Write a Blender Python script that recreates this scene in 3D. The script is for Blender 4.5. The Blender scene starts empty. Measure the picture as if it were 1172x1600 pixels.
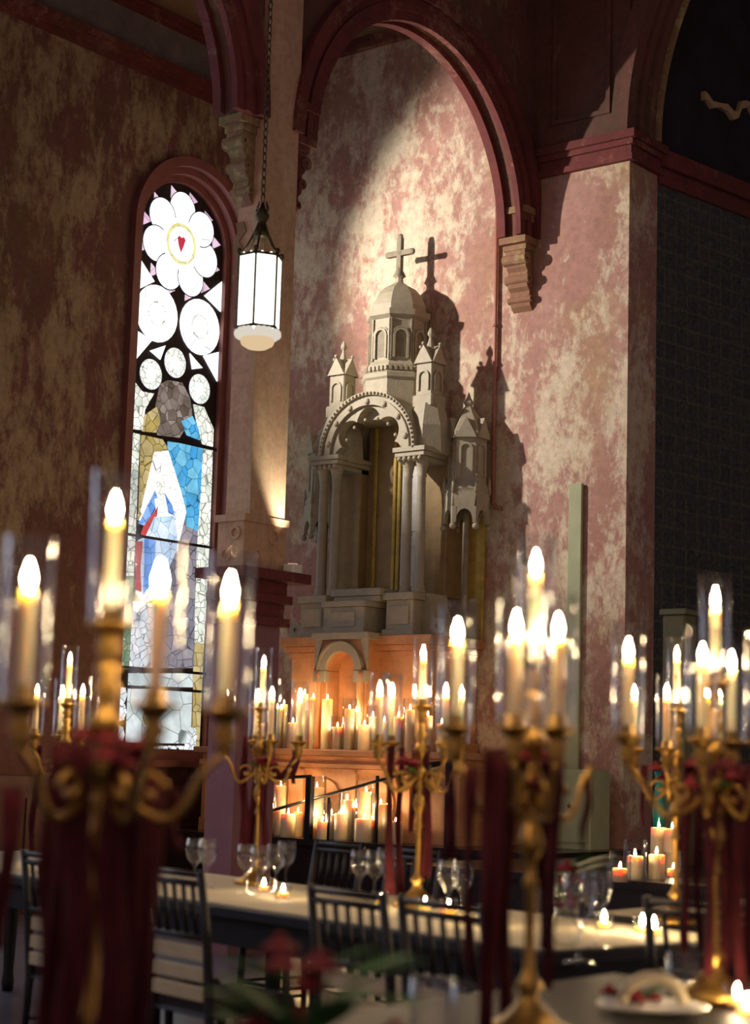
import bpy, math, random
from mathutils import Vector, Matrix
random.seed(7)
PI = math.pi
sc = bpy.context.scene
C = sc.collection

# ------------------------------------------------------------------ camera
F = 2806.0; PIT = math.radians(7.92); YAW = math.radians(38.4); ROLL = .03; HC = 1.32
cy, sy = math.cos(YAW), math.sin(YAW)
FW = Vector((-sy*math.cos(PIT), cy*math.cos(PIT), math.sin(PIT)))
R0 = Vector((cy, sy, 0)); U0 = R0.cross(FW)
RT = R0*math.cos(ROLL) + U0*math.sin(ROLL)
UP = U0*math.cos(ROLL) - R0*math.sin(ROLL)
FH = Vector((-sy, cy, 0))                       # level forward direction
CAMP = Vector((0, 0, HC))
def ray(px, py): return FW + RT*((px-586)/F) + UP*((800-py)/F)
def at(px, py, ax, val):                        # where a sight line meets a wall or table plane
    d = ray(px, py); return CAMP + d*((val-CAMP[ax])/d[ax])
def dep(px, py, t): return CAMP + ray(px, py)*t # a point t metres away
cam = bpy.data.cameras.new('camera'); co = bpy.data.objects.new('camera', cam); C.objects.link(co)
cam.sensor_fit = 'HORIZONTAL'; cam.sensor_width = 36; cam.lens = 36*F/1172
m3 = Matrix((RT, UP, -FW)).transposed(); co.matrix_world = Matrix.Translation(CAMP) @ m3.to_4x4()
cam.clip_start = .05; cam.clip_end = 200
cam.dof.use_dof = True; cam.dof.focus_distance = 15.2; cam.dof.aperture_fstop = 3.1
sc.camera = co

# ------------------------------------------------------------------ mesh builder
class MB:
    def __init__(s): s.v = []; s.f = []; s.sm = []; s.mi = []; s.cm = 0
    def add(s, vs, fs, smooth=False, M=None):
        o = len(s.v)
        s.v += [tuple(M @ Vector(v)) if M else tuple(v) for v in vs]
        for f in fs: s.f.append([o+i for i in f]); s.sm.append(smooth); s.mi.append(s.cm)
        return s
    def box(s, x0, x1, y0, y1, z0, z1, M=None):
        vs = [(x0,y0,z0),(x1,y0,z0),(x1,y1,z0),(x0,y1,z0),(x0,y0,z1),(x1,y0,z1),(x1,y1,z1),(x0,y1,z1)]
        return s.add(vs, [(3,2,1,0),(4,5,6,7),(0,1,5,4),(1,2,6,5),(2,3,7,6),(3,0,4,7)], False, M)
    def bbox(s, x0, x1, y0, y1, z0, z1, b=.01, M=None):   # box with chamfered vertical and top edges
        pr = [(x0+b,y0),(x1-b,y0),(x1,y0+b),(x1,y1-b),(x1-b,y1),(x0+b,y1),(x0,y1-b),(x0,y0+b)]
        pi = [(min(max(x,x0+b),x1-b), min(max(y,y0+b),y1-b)) for x,y in pr]
        vs = [(x,y,z0) for x,y in pr]+[(x,y,z1-b) for x,y in pr]+[(x,y,z1) for x,y in pi]
        fs = [tuple(range(7,-1,-1)), tuple(range(16,24))]
        for r in (0,8):
            for i in range(8): j=(i+1)%8; fs.append((r+i,r+j,r+8+j,r+8+i))
        return s.add(vs, fs, False, M)
    def lathe(s, prof, n=20, c=(0,0,0), smooth=True, ph=0, M=None, cap=True):
        vs=[]; fs=[]; k=len(prof)
        for r,z in prof:
            for i in range(n):
                a=2*PI*(i+ph)/n; vs.append((c[0]+r*math.cos(a), c[1]+r*math.sin(a), c[2]+z))
        for j in range(k-1):
            for i in range(n):
                i2=(i+1)%n; fs.append((j*n+i,j*n+i2,(j+1)*n+i2,(j+1)*n+i))
        if cap:
            if prof[0][0]>1e-4: fs.append(tuple(range(n-1,-1,-1)))
            if prof[-1][0]>1e-4: fs.append(tuple((k-1)*n+i for i in range(n)))
        return s.add(vs, fs, smooth, M)
    def tube(s, path, r, n=8, M=None, smooth=True):
        P=[Vector(p) for p in path]; vs=[]; fs=[]; up=Vector((.13,.21,.97))
        for i,p in enumerate(P):
            t=(P[min(i+1,len(P)-1)]-P[max(i-1,0)]).normalized()
            if abs(t.dot(up))>.97: u=t.cross(Vector((1,0,0))).normalized()
            else: u=t.cross(up).normalized()
            w=t.cross(u); rr=r[i] if isinstance(r,(list,tuple)) else r
            for j in range(n):
                a=2*PI*j/n; vs.append(p+u*(rr*math.cos(a))+w*(rr*math.sin(a)))
        for i in range(len(P)-1):
            for j in range(n):
                j2=(j+1)%n; fs.append((i*n+j,i*n+j2,(i+1)*n+j2,(i+1)*n+j))
        fs.append(tuple(range(n-1,-1,-1))); fs.append(tuple((len(P)-1)*n+j for j in range(n)))
        return s.add(vs, fs, smooth, M)
    def sphere(s, c, r, n=10, m=7, sq=(1,1,1), M=None):
        vs=[]; fs=[]
        for i in range(m+1):
            th=PI*i/m
            for j in range(n):
                a=2*PI*j/n; vs.append((c[0]+sq[0]*r*math.sin(th)*math.cos(a), c[1]+sq[1]*r*math.sin(th)*math.sin(a), c[2]+sq[2]*r*math.cos(th)))
        for i in range(m):
            for j in range(n):
                j2=(j+1)%n; fs.append((i*n+j,(i+1)*n+j,(i+1)*n+j2,i*n+j2))
        return s.add(vs, fs, True, M)
    def prism(s, poly, w0, w1, fn, smooth=False):      # polygon in (u,z), extruded from w0 to w1 through fn(u,w,z)
        n=len(poly)
        vs=[fn(u,w0,z) for u,z in poly]+[fn(u,w1,z) for u,z in poly]
        fs=[tuple(range(n)), tuple(range(2*n-1,n-1,-1))]
        for i in range(n): j=(i+1)%n; fs.append((i,i+n,j+n,j))
        return s.add(vs, fs, smooth)
    def ring(s, uc, zc, r0, r1, a0, a1, w0, w1, fn, n=28):  # solid arch band, radii may be functions of the angle
        g=lambda r,a: r(a) if callable(r) else r
        vs=[]; fs=[]
        for i in range(n+1):
            a=a0+(a1-a0)*i/n
            for r,w in ((r0,w0),(r1,w0),(r1,w1),(r0,w1)):
                rr=g(r,a); vs.append(fn(uc+rr*math.cos(a), w, zc+rr*math.sin(a)))
        for i in range(n):
            for k in range(4):
                k2=(k+1)%4; fs.append((4*i+k,4*i+k2,4*i+4+k2,4*i+4+k))
        fs += [(3,2,1,0),(4*n,4*n+1,4*n+2,4*n+3)]
        return s.add(vs, fs)
    def archwall(s, u0, u1, z0, z1, uc, a, zb, zs, w0, w1, fn, n=28):  # wall with a round-headed opening and its reveal
        q=lambda p: s.add([fn(u,w0,z) for u,z in p], [(0,1,2,3)])
        q([(u0,z0),(uc-a,z0),(uc-a,z1),(u0,z1)]); q([(uc+a,z0),(u1,z0),(u1,z1),(uc+a,z1)])
        if zb>z0: q([(uc-a,z0),(uc+a,z0),(uc+a,zb),(uc-a,zb)])
        pts=[(uc+a*math.cos(PI-PI*i/n), zs+a*math.sin(PI-PI*i/n)) for i in range(n+1)]
        for i in range(n):
            p,r=pts[i],pts[i+1]; q([p,r,(r[0],z1),(p[0],z1)])
        loop=[(uc-a,zb)]+pts+[(uc+a,zb)]
        for i in range(len(loop)-1):
            p,r=loop[i],loop[i+1]
            s.add([fn(p[0],w0,p[1]),fn(r[0],w0,r[1]),fn(r[0],w1,r[1]),fn(p[0],w1,p[1])],[(0,1,2,3)])
        if zb>z0:
            s.add([fn(uc-a,w0,zb),fn(uc+a,w0,zb),fn(uc+a,w1,zb),fn(uc-a,w1,zb)],[(0,1,2,3)])
        return s
    def mesh(s, name, mat):
        me=bpy.data.meshes.new(name); me.from_pydata([tuple(v) for v in s.v], [], s.f)
        for mm in (mat if isinstance(mat,(list,tuple)) else [mat]): me.materials.append(mm)
        me.polygons.foreach_set('use_smooth', s.sm); me.polygons.foreach_set('material_index', s.mi)
        me.validate(); me.update(); return me
    def build(s, name, mat, parent=None):
        o=bpy.data.objects.new(name, s.mesh(name, mat)); C.objects.link(o)
        if parent: o.parent=parent
        return o
IDN = lambda u,w,z: (u,w,z)                       # u along x
YX = lambda u,w,z: (w,u,z)                        # u along y

def tag(o, label, cat, group=None, kind=None):
    o['label']=label; o['category']=cat
    if group: o['group']=group
    if kind: o['kind']=kind
    return o
def thing(name, label, cat, loc=(0,0,0), rz=0, group=None):
    o=bpy.data.objects.new(name, None); o.empty_display_size=.1; C.objects.link(o)
    o.location=loc; o.rotation_euler=(0,0,rz); return tag(o,label,cat,group)
def struct(name, mb, mat, parent=None):
    o=mb.build(name, mat, parent)
    if not parent: o['kind']='structure'
    return o
def child(me, name, parent, loc=(0,0,0), rz=0):
    o=bpy.data.objects.new(name, me); C.objects.link(o); o.parent=parent; o.location=loc; o.rotation_euler=(0,0,rz); return o
def dup(root, loc, rz, label, group=None):
    r=root.copy(); C.objects.link(r); r.location=loc; r.rotation_euler=(0,0,rz); r['label']=label
    if group: r['group']=group
    for ch in root.children:
        c=ch.copy(); C.objects.link(c); c.parent=r
        for g in ch.children:
            d=g.copy(); C.objects.link(d); d.parent=c
    return r
ORD=['first','second','third','fourth','fifth','sixth','seventh','eighth','ninth','tenth','eleventh','twelfth','thirteenth','fourteenth','fifteenth','sixteenth','seventeenth','eighteenth','nineteenth','twentieth']

# ------------------------------------------------------------------ materials
def srgb(r,g,b):
    f=lambda c:(c/255/12.92) if c<=10 else ((c/255+.055)/1.055)**2.4
    return (f(r),f(g),f(b),1)
def newmat(name):
    m=bpy.data.materials.new(name); m.use_nodes=True; nt=m.node_tree; b=nt.nodes['Principled BSDF']; return m,nt,b
def N(nt,t,**kw):
    n=nt.nodes.new(t)
    for k,v in kw.items(): setattr(n,k,v)
    return n
def coords(nt, scale=(1,1,1), rot=(0,0,0)):
    tc=N(nt,'ShaderNodeTexCoord'); mp=N(nt,'ShaderNodeMapping'); mp.inputs['Scale'].default_value=scale; mp.inputs['Rotation'].default_value=rot
    nt.links.new(tc.outputs['Object'], mp.inputs['Vector']); return mp.outputs['Vector']
def noise(nt, vec, scale, detail=6, rough=.6, dist=0):
    n=N(nt,'ShaderNodeTexNoise'); n.inputs['Scale'].default_value=scale; n.inputs['Detail'].default_value=detail
    n.inputs['Roughness'].default_value=rough; n.inputs['Distortion'].default_value=dist
    nt.links.new(vec,n.inputs['Vector']); return n.outputs['Fac']
def ramp(nt, fac, stops):
    r=N(nt,'ShaderNodeValToRGB'); e=r.color_ramp.elements
    while len(e)<len(stops): e.new(.5)
    for el,(p,c) in zip(e,stops): el.position=p; el.color=c if isinstance(c,(tuple,list)) else (c,c,c,1)
    nt.links.new(fac,r.inputs['Fac']); return r.outputs['Color']
def mix(nt, fac, a, b, mode='MIX'):
    m=N(nt,'ShaderNodeMix'); m.data_type='RGBA'; m.blend_type=mode
    for s,v in ((m.inputs['Factor'],fac),(m.inputs[6],a),(m.inputs[7],b)):
        if isinstance(v,bpy.types.NodeSocket): nt.links.new(v,s)
        else: s.default_value=v
    return m.outputs[2]
def plain(name, col, rough=.5, metal=0, var=.12, vs=9, bump=0, coat=0):
    m,nt,b=newmat(name); v=coords(nt); f=noise(nt,v,vs,4)
    d=tuple(c*(1-var) for c in col[:3])+(1,); l=tuple(min(1,c*(1+var)) for c in col[:3])+(1,)
    nt.links.new(ramp(nt,f,[(.3,d),(.7,l)]), b.inputs['Base Color'])
    b.inputs['Roughness'].default_value=rough; b.inputs['Metallic'].default_value=metal; b.inputs['Coat Weight'].default_value=coat
    if bump:
        bp=N(nt,'ShaderNodeBump'); bp.inputs['Strength'].default_value=bump; bp.inputs['Distance'].default_value=.01
        nt.links.new(noise(nt,v,vs*6,3),bp.inputs['Height']); nt.links.new(bp.outputs['Normal'],b.inputs['Normal'])
    return m
def plaster(name, base, base2, peel, stain, s1=1.6, lo=.48, hi=.56, stretch=.55, stain_amt=.5, rough=.85, fine=1):
    m,nt,b=newmat(name)
    v=coords(nt,(1,1,stretch)); v1=coords(nt)
    a=noise(nt,v,s1,12,.72,.25); g=noise(nt,v,s1*5,8,.75,.4); big=noise(nt,v1,.55,3,.5)
    c0=mix(nt, ramp(nt,noise(nt,v,2.3,6,.6),[(.35,0.),(.65,1.)]), base, base2)
    sm=N(nt,'ShaderNodeMath',operation='ADD'); nt.links.new(a,sm.inputs[0]); 
    s2=N(nt,'ShaderNodeMath',operation='MULTIPLY_ADD'); nt.links.new(g,s2.inputs[0]); s2.inputs[1].default_value=.55*fine; s2.inputs[2].default_value=-.275*fine
    nt.links.new(s2.outputs[0],sm.inputs[1])
    s3=N(nt,'ShaderNodeMath',operation='MULTIPLY_ADD'); nt.links.new(big,s3.inputs[0]); s3.inputs[1].default_value=.5; s3.inputs[2].default_value=-.25
    s4=N(nt,'ShaderNodeMath',operation='ADD'); nt.links.new(sm.outputs[0],s4.inputs[0]); nt.links.new(s3.outputs[0],s4.inputs[1])
    pk=ramp(nt,s4.outputs[0],[(lo,0.),(hi,1.)])
    c1=mix(nt,pk,c0,peel)
    st=ramp(nt,noise(nt,v,1.1,8,.65,.3),[(.52,0.),(.68,stain_amt)])
    c2=mix(nt,st,c1,stain)
    dk=ramp(nt,noise(nt,v1,14,6,.7),[(.3,(.72,.72,.72,1)),(.6,(1,1,1,1))])
    nt.links.new(mix(nt,1.,c2,dk,'MULTIPLY'), b.inputs['Base Color']); b.inputs['Roughness'].default_value=rough
    bp=N(nt,'ShaderNodeBump'); bp.inputs['Strength'].default_value=.25; bp.inputs['Distance'].default_value=.01
    nt.links.new(s4.outputs[0],bp.inputs['Height']); nt.links.new(bp.outputs['Normal'],b.inputs['Normal'])
    return m
def emit(name, col, strength):
    m=bpy.data.materials.new(name); m.use_nodes=True; nt=m.node_tree; nt.nodes.clear()
    e=N(nt,'ShaderNodeEmission'); e.inputs[0].default_value=col; e.inputs[1].default_value=strength
    o=N(nt,'ShaderNodeOutputMaterial'); nt.links.new(e.outputs[0],o.inputs[0]); return m
def stained(name, col, col2, strength, cell=9, lead=.035, fig=.35):
    m=bpy.data.materials.new(name); m.use_nodes=True; nt=m.node_tree; nt.nodes.clear()
    v=coords(nt); vo=N(nt,'ShaderNodeTexVoronoi'); vo.feature='DISTANCE_TO_EDGE'; vo.inputs['Scale'].default_value=cell
    vc=N(nt,'ShaderNodeTexVoronoi'); vc.inputs['Scale'].default_value=cell
    for n in (vo,vc): nt.links.new(v,n.inputs['Vector'])
    ln=ramp(nt,vo.outputs['Distance'],[(lead*.3,.28),(lead*.8,1.)])
    f=noise(nt,v,6,5,.6)
    sep=N(nt,'ShaderNodeSeparateColor'); nt.links.new(vc.outputs['Color'],sep.inputs[0])
    c=mix(nt,sep.outputs[0],col,col2)
    c=mix(nt,1.,c,ramp(nt,f,[(.3,(1-fig,1-fig,1-fig,1)),(.62,(1,1,1,1))]),'MULTIPLY')
    c=mix(nt,1.,c,ln,'MULTIPLY')
    e=N(nt,'ShaderNodeEmission'); e.inputs[1].default_value=strength; nt.links.new(c,e.inputs[0])
    o=N(nt,'ShaderNodeOutputMaterial'); nt.links.new(e.outputs[0],o.inputs[0]); return m
def clear_glass(name, tint=(.96,.97,1,1), gl=1.0):
    m=bpy.data.materials.new(name); m.use_nodes=True; nt=m.node_tree; nt.nodes.clear()
    t=N(nt,'ShaderNodeBsdfTransparent'); t.inputs[0].default_value=tint
    g=N(nt,'ShaderNodeBsdfGlossy'); g.inputs['Roughness'].default_value=.06
    lw=N(nt,'ShaderNodeLayerWeight'); lw.inputs['Blend'].default_value=.5
    pw=N(nt,'ShaderNodeMath',operation='POWER'); nt.links.new(lw.outputs['Facing'],pw.inputs[0]); pw.inputs[1].default_value=3.0
    mu=N(nt,'ShaderNodeMath',operation='MULTIPLY_ADD'); mu.use_clamp=True; mu.inputs[1].default_value=.8*gl; mu.inputs[2].default_value=.035*gl; nt.links.new(pw.outputs[0],mu.inputs[0])
    mx=N(nt,'ShaderNodeMixShader'); nt.links.new(mu.outputs[0],mx.inputs[0]); nt.links.new(t.outputs[0],mx.inputs[1]); nt.links.new(g.outputs[0],mx.inputs[2])
    o=N(nt,'ShaderNodeOutputMaterial'); nt.links.new(mx.outputs[0],o.inputs[0]); return m

M={}
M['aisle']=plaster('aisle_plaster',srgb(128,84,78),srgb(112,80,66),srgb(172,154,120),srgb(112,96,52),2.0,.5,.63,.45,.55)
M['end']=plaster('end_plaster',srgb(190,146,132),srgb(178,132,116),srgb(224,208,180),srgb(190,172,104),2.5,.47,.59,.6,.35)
M['pier']=plaster('pier_plaster',srgb(204,160,130),srgb(212,174,142),srgb(222,198,162),srgb(150,130,66),1.2,.5,.7,.3,.4,fine=.5)
M['upper']=plaster('upper_plaster',srgb(122,74,62),srgb(106,70,58),srgb(140,120,86),srgb(80,64,48),1.4,.55,.66,.6,.6)
M['red']=plaster('red_trim',srgb(124,58,54),srgb(104,50,46),srgb(156,110,92),srgb(96,66,50),2.5,.55,.7,1,.45)
M['capital']=plaster('capital_paint',srgb(150,104,84),srgb(150,126,84),srgb(190,180,124),srgb(130,132,70),3,.5,.62,1,.6)
M['frame']=plain('window_moulding',srgb(138,84,76),.45,0,.15,6)
M['frieze']=plain('frieze_grey',srgb(124,116,116),.8,0,.25,5)
M['cream_wall']=plain('lunette_cream',srgb(186,160,124),.85,0,.2,2)
M['lead']=plain('lead_came',srgb(46,34,32),.6,.2,.2,20)
M['stone']=plain('altar_stone',srgb(170,162,138),.6,0,.1,14,.3)
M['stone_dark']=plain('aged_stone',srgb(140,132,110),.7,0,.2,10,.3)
M['altar_paint']=plain('altar_marbled',srgb(196,140,92),.55,0,.16,9,.15)
M['niche_brown']=plain('niche_brown',srgb(150,126,84),.7,0,.2,8)
M['niche_gold']=plain('niche_gold',srgb(190,164,74),.5,.1,.25,12)
M['niche_grey']=plain('niche_grey',srgb(214,214,208),.6,0,.15,10)
M['dado']=plain('dado_wood',srgb(86,42,36),.5,0,.25,5)
M['floor']=plain('floor_stone',srgb(112,114,122),.28,0,.25,3)
M['platform']=plain('platform_dark',srgb(40,30,30),.25,0,.25,5)
M['iron']=plain('black_iron',srgb(22,18,18),.5,.4,.2,20)
M['bronze']=plain('aged_bronze',srgb(74,64,38),.45,.7,.25,20)
M['brass']=plain('polished_brass',srgb(186,146,76),.33,.92,.15,24)
M['wax']=plain('ivory_wax',srgb(236,216,180),.5,0,.05,12)
_w=M['wax'].node_tree.nodes['Principled BSDF']; _w.inputs['Subsurface Weight'].default_value=.9; _w.inputs['Subsurface Radius'].default_value=(1,.5,.22); _w.inputs['Subsurface Scale'].default_value=.06
M['wick']=plain('wick',srgb(30,24,20),.9)
M['velvet']=plain('red_velvet',srgb(76,8,22),.9,0,.3,18)
M['petal']=plain('red_petal',srgb(124,10,28),.7,0,.3,20)
M['leaf']=plain('green_leaf',srgb(44,98,30),.6,0,.35,14)
M['cloth']=plain('cream_linen',srgb(222,208,170),.85,0,.06,6,.1)
M['wood']=plain('black_lacquer',srgb(13,10,12),.5,0,.2,12)
M['slat']=plain('pale_slat',srgb(196,182,146),.6,0,.1,10)
M['seat']=plain('dark_seat_pad',srgb(44,28,32),.8,0,.2,12)
M['china']=plain('white_china',srgb(230,228,218),.25,0,.04,8)
M['board']=plain('pale_green_board',srgb(172,178,140),.7,0,.1,5)
M['post']=plain('grey_green_post',srgb(110,112,84),.7,0,.15,6)
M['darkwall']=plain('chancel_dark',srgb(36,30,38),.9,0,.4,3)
M['pipe']=plain('painted_pipe',srgb(178,116,102),.5)
M['glass']=clear_glass('hurricane_glass',(.985,.99,1,1),1.0)
M['wineglass']=clear_glass('crystal',(.98,.985,.99,1),1.5)
M['teal']=plain('teal_glass',srgb(20,120,116),.12,.1,.4,30)
M['flame']=emit('flame',(1,.70,.38,1),400)
M['lamp']=emit('lantern_glass',(1,.95,.86,1),2.6)
M['lampskirt']=emit('lantern_skirt',(1,.9,.76,1),.72)
M['lampbowl']=emit('lantern_bowl',(1,.72,.42,1),.75)
# stamped grid of the chancel wall
def gridmat():
    m,nt,b=newmat('stencilled_grid'); v=coords(nt)
    br=N(nt,'ShaderNodeTexBrick'); br.offset=0; br.inputs['Scale'].default_value=1; br.inputs['Brick Width'].default_value=.16; br.inputs['Row Height'].default_value=.16
    br.inputs['Mortar Size'].default_value=.012; br.inputs['Mortar Smooth'].default_value=.3
    sp=N(nt,'ShaderNodeSeparateXYZ'); cb=N(nt,'ShaderNodeCombineXYZ'); nt.links.new(v,sp.inputs[0]); nt.links.new(sp.outputs[1],cb.inputs[0]); nt.links.new(sp.outputs[2],cb.inputs[1])
    nt.links.new(cb.outputs[0],br.inputs['Vector'])
    br.inputs['Color1'].default_value=srgb(72,76,80); br.inputs['Color2'].default_value=srgb(82,84,80); br.inputs['Mortar'].default_value=srgb(96,96,84)
    f=noise(nt,v,26,5,.7); c=mix(nt,1.,br.outputs['Color'],ramp(nt,f,[(.35,(.45,.45,.5,1)),(.65,(1.2,1.2,1.1,1))]),'MULTIPLY')
    nt.links.new(c,b.inputs['Base Color']); b.inputs['Roughness'].default_value=.85; return m
M['grid']=gridmat()
S={}
S['white']=stained('glass_white',(1,.98,.96,1),(.86,.9,1,1),1.75,7,.012,.12)
S['pearl']=stained('glass_pearl',(1,.95,.86,1),(.8,.86,.78,1),1.35,16,.05,.35)
S['pink']=stained('glass_pink',(.85,.5,.72,1),(.95,.75,.86,1),1.05,6,.02,.3)
S['yellow']=stained('glass_yellow',(.9,.82,.3,1),(.95,.9,.55,1),1.1,8,.02,.2)
S['heart']=stained('glass_red',(.75,.05,.08,1),(.85,.14,.12,1),0.85,5,.02,.2)
S['brown']=stained('glass_brown',(.16,.11,.08,1),(.42,.34,.3,1),0.95,11,.05,.5)
S['amber']=stained('glass_amber',(.55,.4,.12,1),(.75,.6,.3,1),1,9,.05,.4)
S['sky']=stained('glass_sky',(.05,.36,.75,1),(.22,.62,.85,1),1.15,9,.04,.35)
S['aura']=stained('glass_aura',(1,.93,.8,1),(.9,.9,.92,1),1.6,10,.03,.25)
S['robe']=stained('glass_robe',(.1,.3,.8,1),(.3,.5,.9,1),1.25,9,.03,.35)
S['shroud']=stained('glass_pale_blue',(.5,.68,.9,1),(.75,.84,.95,1),1.35,9,.03,.3)
S['rock']=stained('glass_rock',(.62,.68,.7,1),(.86,.86,.9,1),1.35,13,.06,.35)
S['slab']=stained('glass_slab',(.6,.7,.68,1),(.72,.78,.78,1),1.15,5,.03,.3)
S['green']=stained('glass_green',(.2,.36,.2,1),(.5,.6,.45,1),0.85,14,.06,.4)
S['border']=stained('glass_border',(.95,.92,.82,1),(.62,.66,.56,1),1.45,13,.07,.35)
S['cool']=stained('glass_cool',(.55,.66,1,1),(.85,.88,1,1),3.4,6,.02,.25)
S['came']=stained('glass_came',(.03,.025,.05,1),(.04,.03,.04,1),.6,3,.01,.1)
S['dim']=stained('glass_dim',(.24,.23,.3,1),(.45,.4,.42,1),1,9,.05,.4)

# ------------------------------------------------------------------ the building
XW=-11.55; YE=12.7; XA=-8.4; XB=-8.64; PZ=.69     # aisle wall, end wall, arcade faces, platform height
TOP=9.9
WC,WZ,WB=11.695,6.1,1.38                          # window centre, springing, sill
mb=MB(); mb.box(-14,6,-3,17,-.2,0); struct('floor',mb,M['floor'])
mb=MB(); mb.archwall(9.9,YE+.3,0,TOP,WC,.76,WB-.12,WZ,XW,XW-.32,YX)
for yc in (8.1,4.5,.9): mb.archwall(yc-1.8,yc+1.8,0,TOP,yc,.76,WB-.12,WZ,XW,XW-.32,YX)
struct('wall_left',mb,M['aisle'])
# window: sunk moulded frame, lead backing, panes
win=bpy.data.objects.new('window_1',None); C.objects.link(win); win['kind']='structure'
mb=MB()
for r0,r1,w0 in ((.70,.79,XW+.06),(.64,.71,XW-.02),(.575,.65,XW-.10)):
    mb.ring(WC,WZ,r0,r1,0,PI,w0,XW-.30,YX,36)
    for sg in (-1,1):
        u0,u1=sorted((WC+sg*r0,WC+sg*r1)); mb.box(XW-.30,w0,u0,u1,WB-.12,WZ)
mb.box(XW-.3,XW+.1,WC-.8,WC+.8,WB-.16,WB-.1); mb.box(XW-.3,XW-.08,WC-.7,WC+.7,WB-.1,WB)
struct('window_frame',mb,M['frame'],win)
GX=XW-.15
def WP(px,py): p=at(px,py,0,GX); return (p.y,p.z)
mb=MB()
mb.prism([(WC-.6,WB-.02),(WC+.6,WB-.02)]+[(WC+.6*math.cos(PI*i/24),WZ+.6*math.sin(PI*i/24)) for i in range(25)],GX-.03,GX-.004,YX)
struct('leadwork',mb,M['lead'],win)
smats=list(S.values()); sidx={k:i for i,k in enumerate(S)}
gl=MB(); lev=[0]
def piece(poly,k,lift=None):
    lev[0]+=1; gl.cm=sidx[k]; L=GX+.002+(.00012*lev[0] if lift is None else lift); gl.prism(poly,GX-.003,L,YX)
def pxpoly(pts,k): piece([WP(*p) for p in pts],k)
def disc(u,z,r,k,n=26,sq=1): piece([(u+r*math.cos(2*PI*i/n), z+sq*r*math.sin(2*PI*i/n)) for i in range(n)],k)
for i in range(12):                                # pink spandrels round the rose
    a=2*PI*i/12+.26; disc(WC+.48*math.cos(a),WZ+.48*math.sin(a),.075,'pink',3)
for i in range(7):
    a=2*PI*i/7+PI/2; disc(WC+.335*math.cos(a),WZ+.335*math.sin(a),.178,'came'); disc(WC+.335*math.cos(a),WZ+.335*math.sin(a),.168,'white')
disc(WC,WZ,.25,'white'); disc(WC,WZ,.2,'yellow'); disc(WC,WZ,.165,'white')
piece([(WC-.055,WZ+.05),(WC-.03,WZ+.075),(WC,WZ+.06),(WC+.03,WZ+.075),(WC+.055,WZ+.05),(WC+.03,WZ-.02),(WC,WZ-.085),(WC-.035,WZ-.02)],'heart')
for px,py in ((245,490),(312,511)):
    u,z=WP(px,py); disc(u,z,.268,'white'); disc(u,z,.12,'pearl'); disc(u,z,.1,'white')
for px,py in ((235,585),(273,567),(311,608)):
    u,z=WP(px,py); disc(u,z,.15,'came'); disc(u,z,.142,'pearl'); disc(u,z,.065,'white')
for tri in (((217,402),(241,440),(216,452)),((346,440),(319,462),(345,488)),((211,515),(237,532),(209,565)),((341,550),(317,556),(339,596)),((234,548),(258,540),(250,562)),((296,552),(316,575),(300,577))):
    pxpoly(tri,'white')
# scene under the roundels
pxpoly([(206,592),(222,612),(240,615),(226,640),(222,672),(204,670)],'border')
pxpoly([(302,632),(318,636),(333,670),(332,698),(316,694),(306,655)],'border')
pxpoly([(206,676),(218,678),(214,760),(204,740)],'border'); pxpoly([(316,699),(332,702),(326,860),(308,860)],'border')
pxpoly([(308,860),(326,860),(318,1005),(303,1005)],'border'); pxpoly([(303,1005),(318,1005),(310,1178),(300,1178)],'amber')
pxpoly([(203,742),(214,762),(208,900),(196,900)],'border'); pxpoly([(196,900),(208,900),(200,1046),(190,1044)],'green'); 
pxpoly([(250,600),(262,594),(284,598),(296,622),(300,648),(280,684),(246,680),(240,650)],'brown')
pxpoly([(224,650),(244,636),(250,658),(243,676),(222,674)],'amber')
pxpoly([(282,658),(300,650),(310,672),(312,688),(292,680)],'sky')
pxpoly([(220,680),(250,682),(262,700),(246,740),(238,800),(216,812)],'amber')
pxpoly([(262,690),(316,698),(312,780),(308,830),(290,822),(282,770),(262,712)],'sky')
pxpoly([(282,770),(290,822),(308,830),(304,905),(280,905),(270,830)],'dim')
pxpoly([(240,706),(262,704),(282,768),(290,800),(276,860),(258,830),(226,808),(218,800)],'aura')
pxpoly([(216,812),(238,770),(243,790),(224,818)],'aura')
pxpoly([(242,752),(256,752),(258,774),(246,778)],'pearl')
pxpoly([(224,800),(241,766),(246,780),(240,804),(228,822),(216,818)],'robe')
pxpoly([(256,770),(268,790),(272,806),(262,802)],'robe')
pxpoly([(240,780),(250,776),(256,786),(262,806),(244,806)],'aura')
pxpoly([(226,818),(240,800),(246,790),(244,806),(226,838),(220,834)],'heart')
pxpoly([(240,808),(272,806),(278,860),(262,900),(240,936),(224,944),(212,925),(214,846),(226,838)],'shroud')
pxpoly([(212,846),(222,846),(218,890),(220,926),(212,922)],'heart')
pxpoly([(224,842),(242,842),(240,905),(222,930),(224,880)],'robe')
pxpoly([(274,862),(304,905),(302,1044),(240,1044),(238,942)],'dim')
pxpoly([(208,940),(240,942),(238,1044),(202,1044)],'rock')
pxpoly([(201,1052),(300,1052),(300,1074),(200,1072)],'slab'); pxpoly([(200,1076),(299,1078),(297,1162),(196,1160)],'slab')
disc(*WP(232,1122),.09,'amber',16,.8); disc(*WP(230,1122),.04,'green',12,.8)
for px,py in ((188,1085),(187,1112),(184,1148),(298,1150),(297,1166)): disc(*WP(px,py),.075,'rock',7,1.2)
for px in (226,244,256,270,284): pxpoly([(px-7,1165),(px+7,1166),(px,1177)],'rock')
struct('stained_glass',gl,smats,win)
mb=MB()
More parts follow.
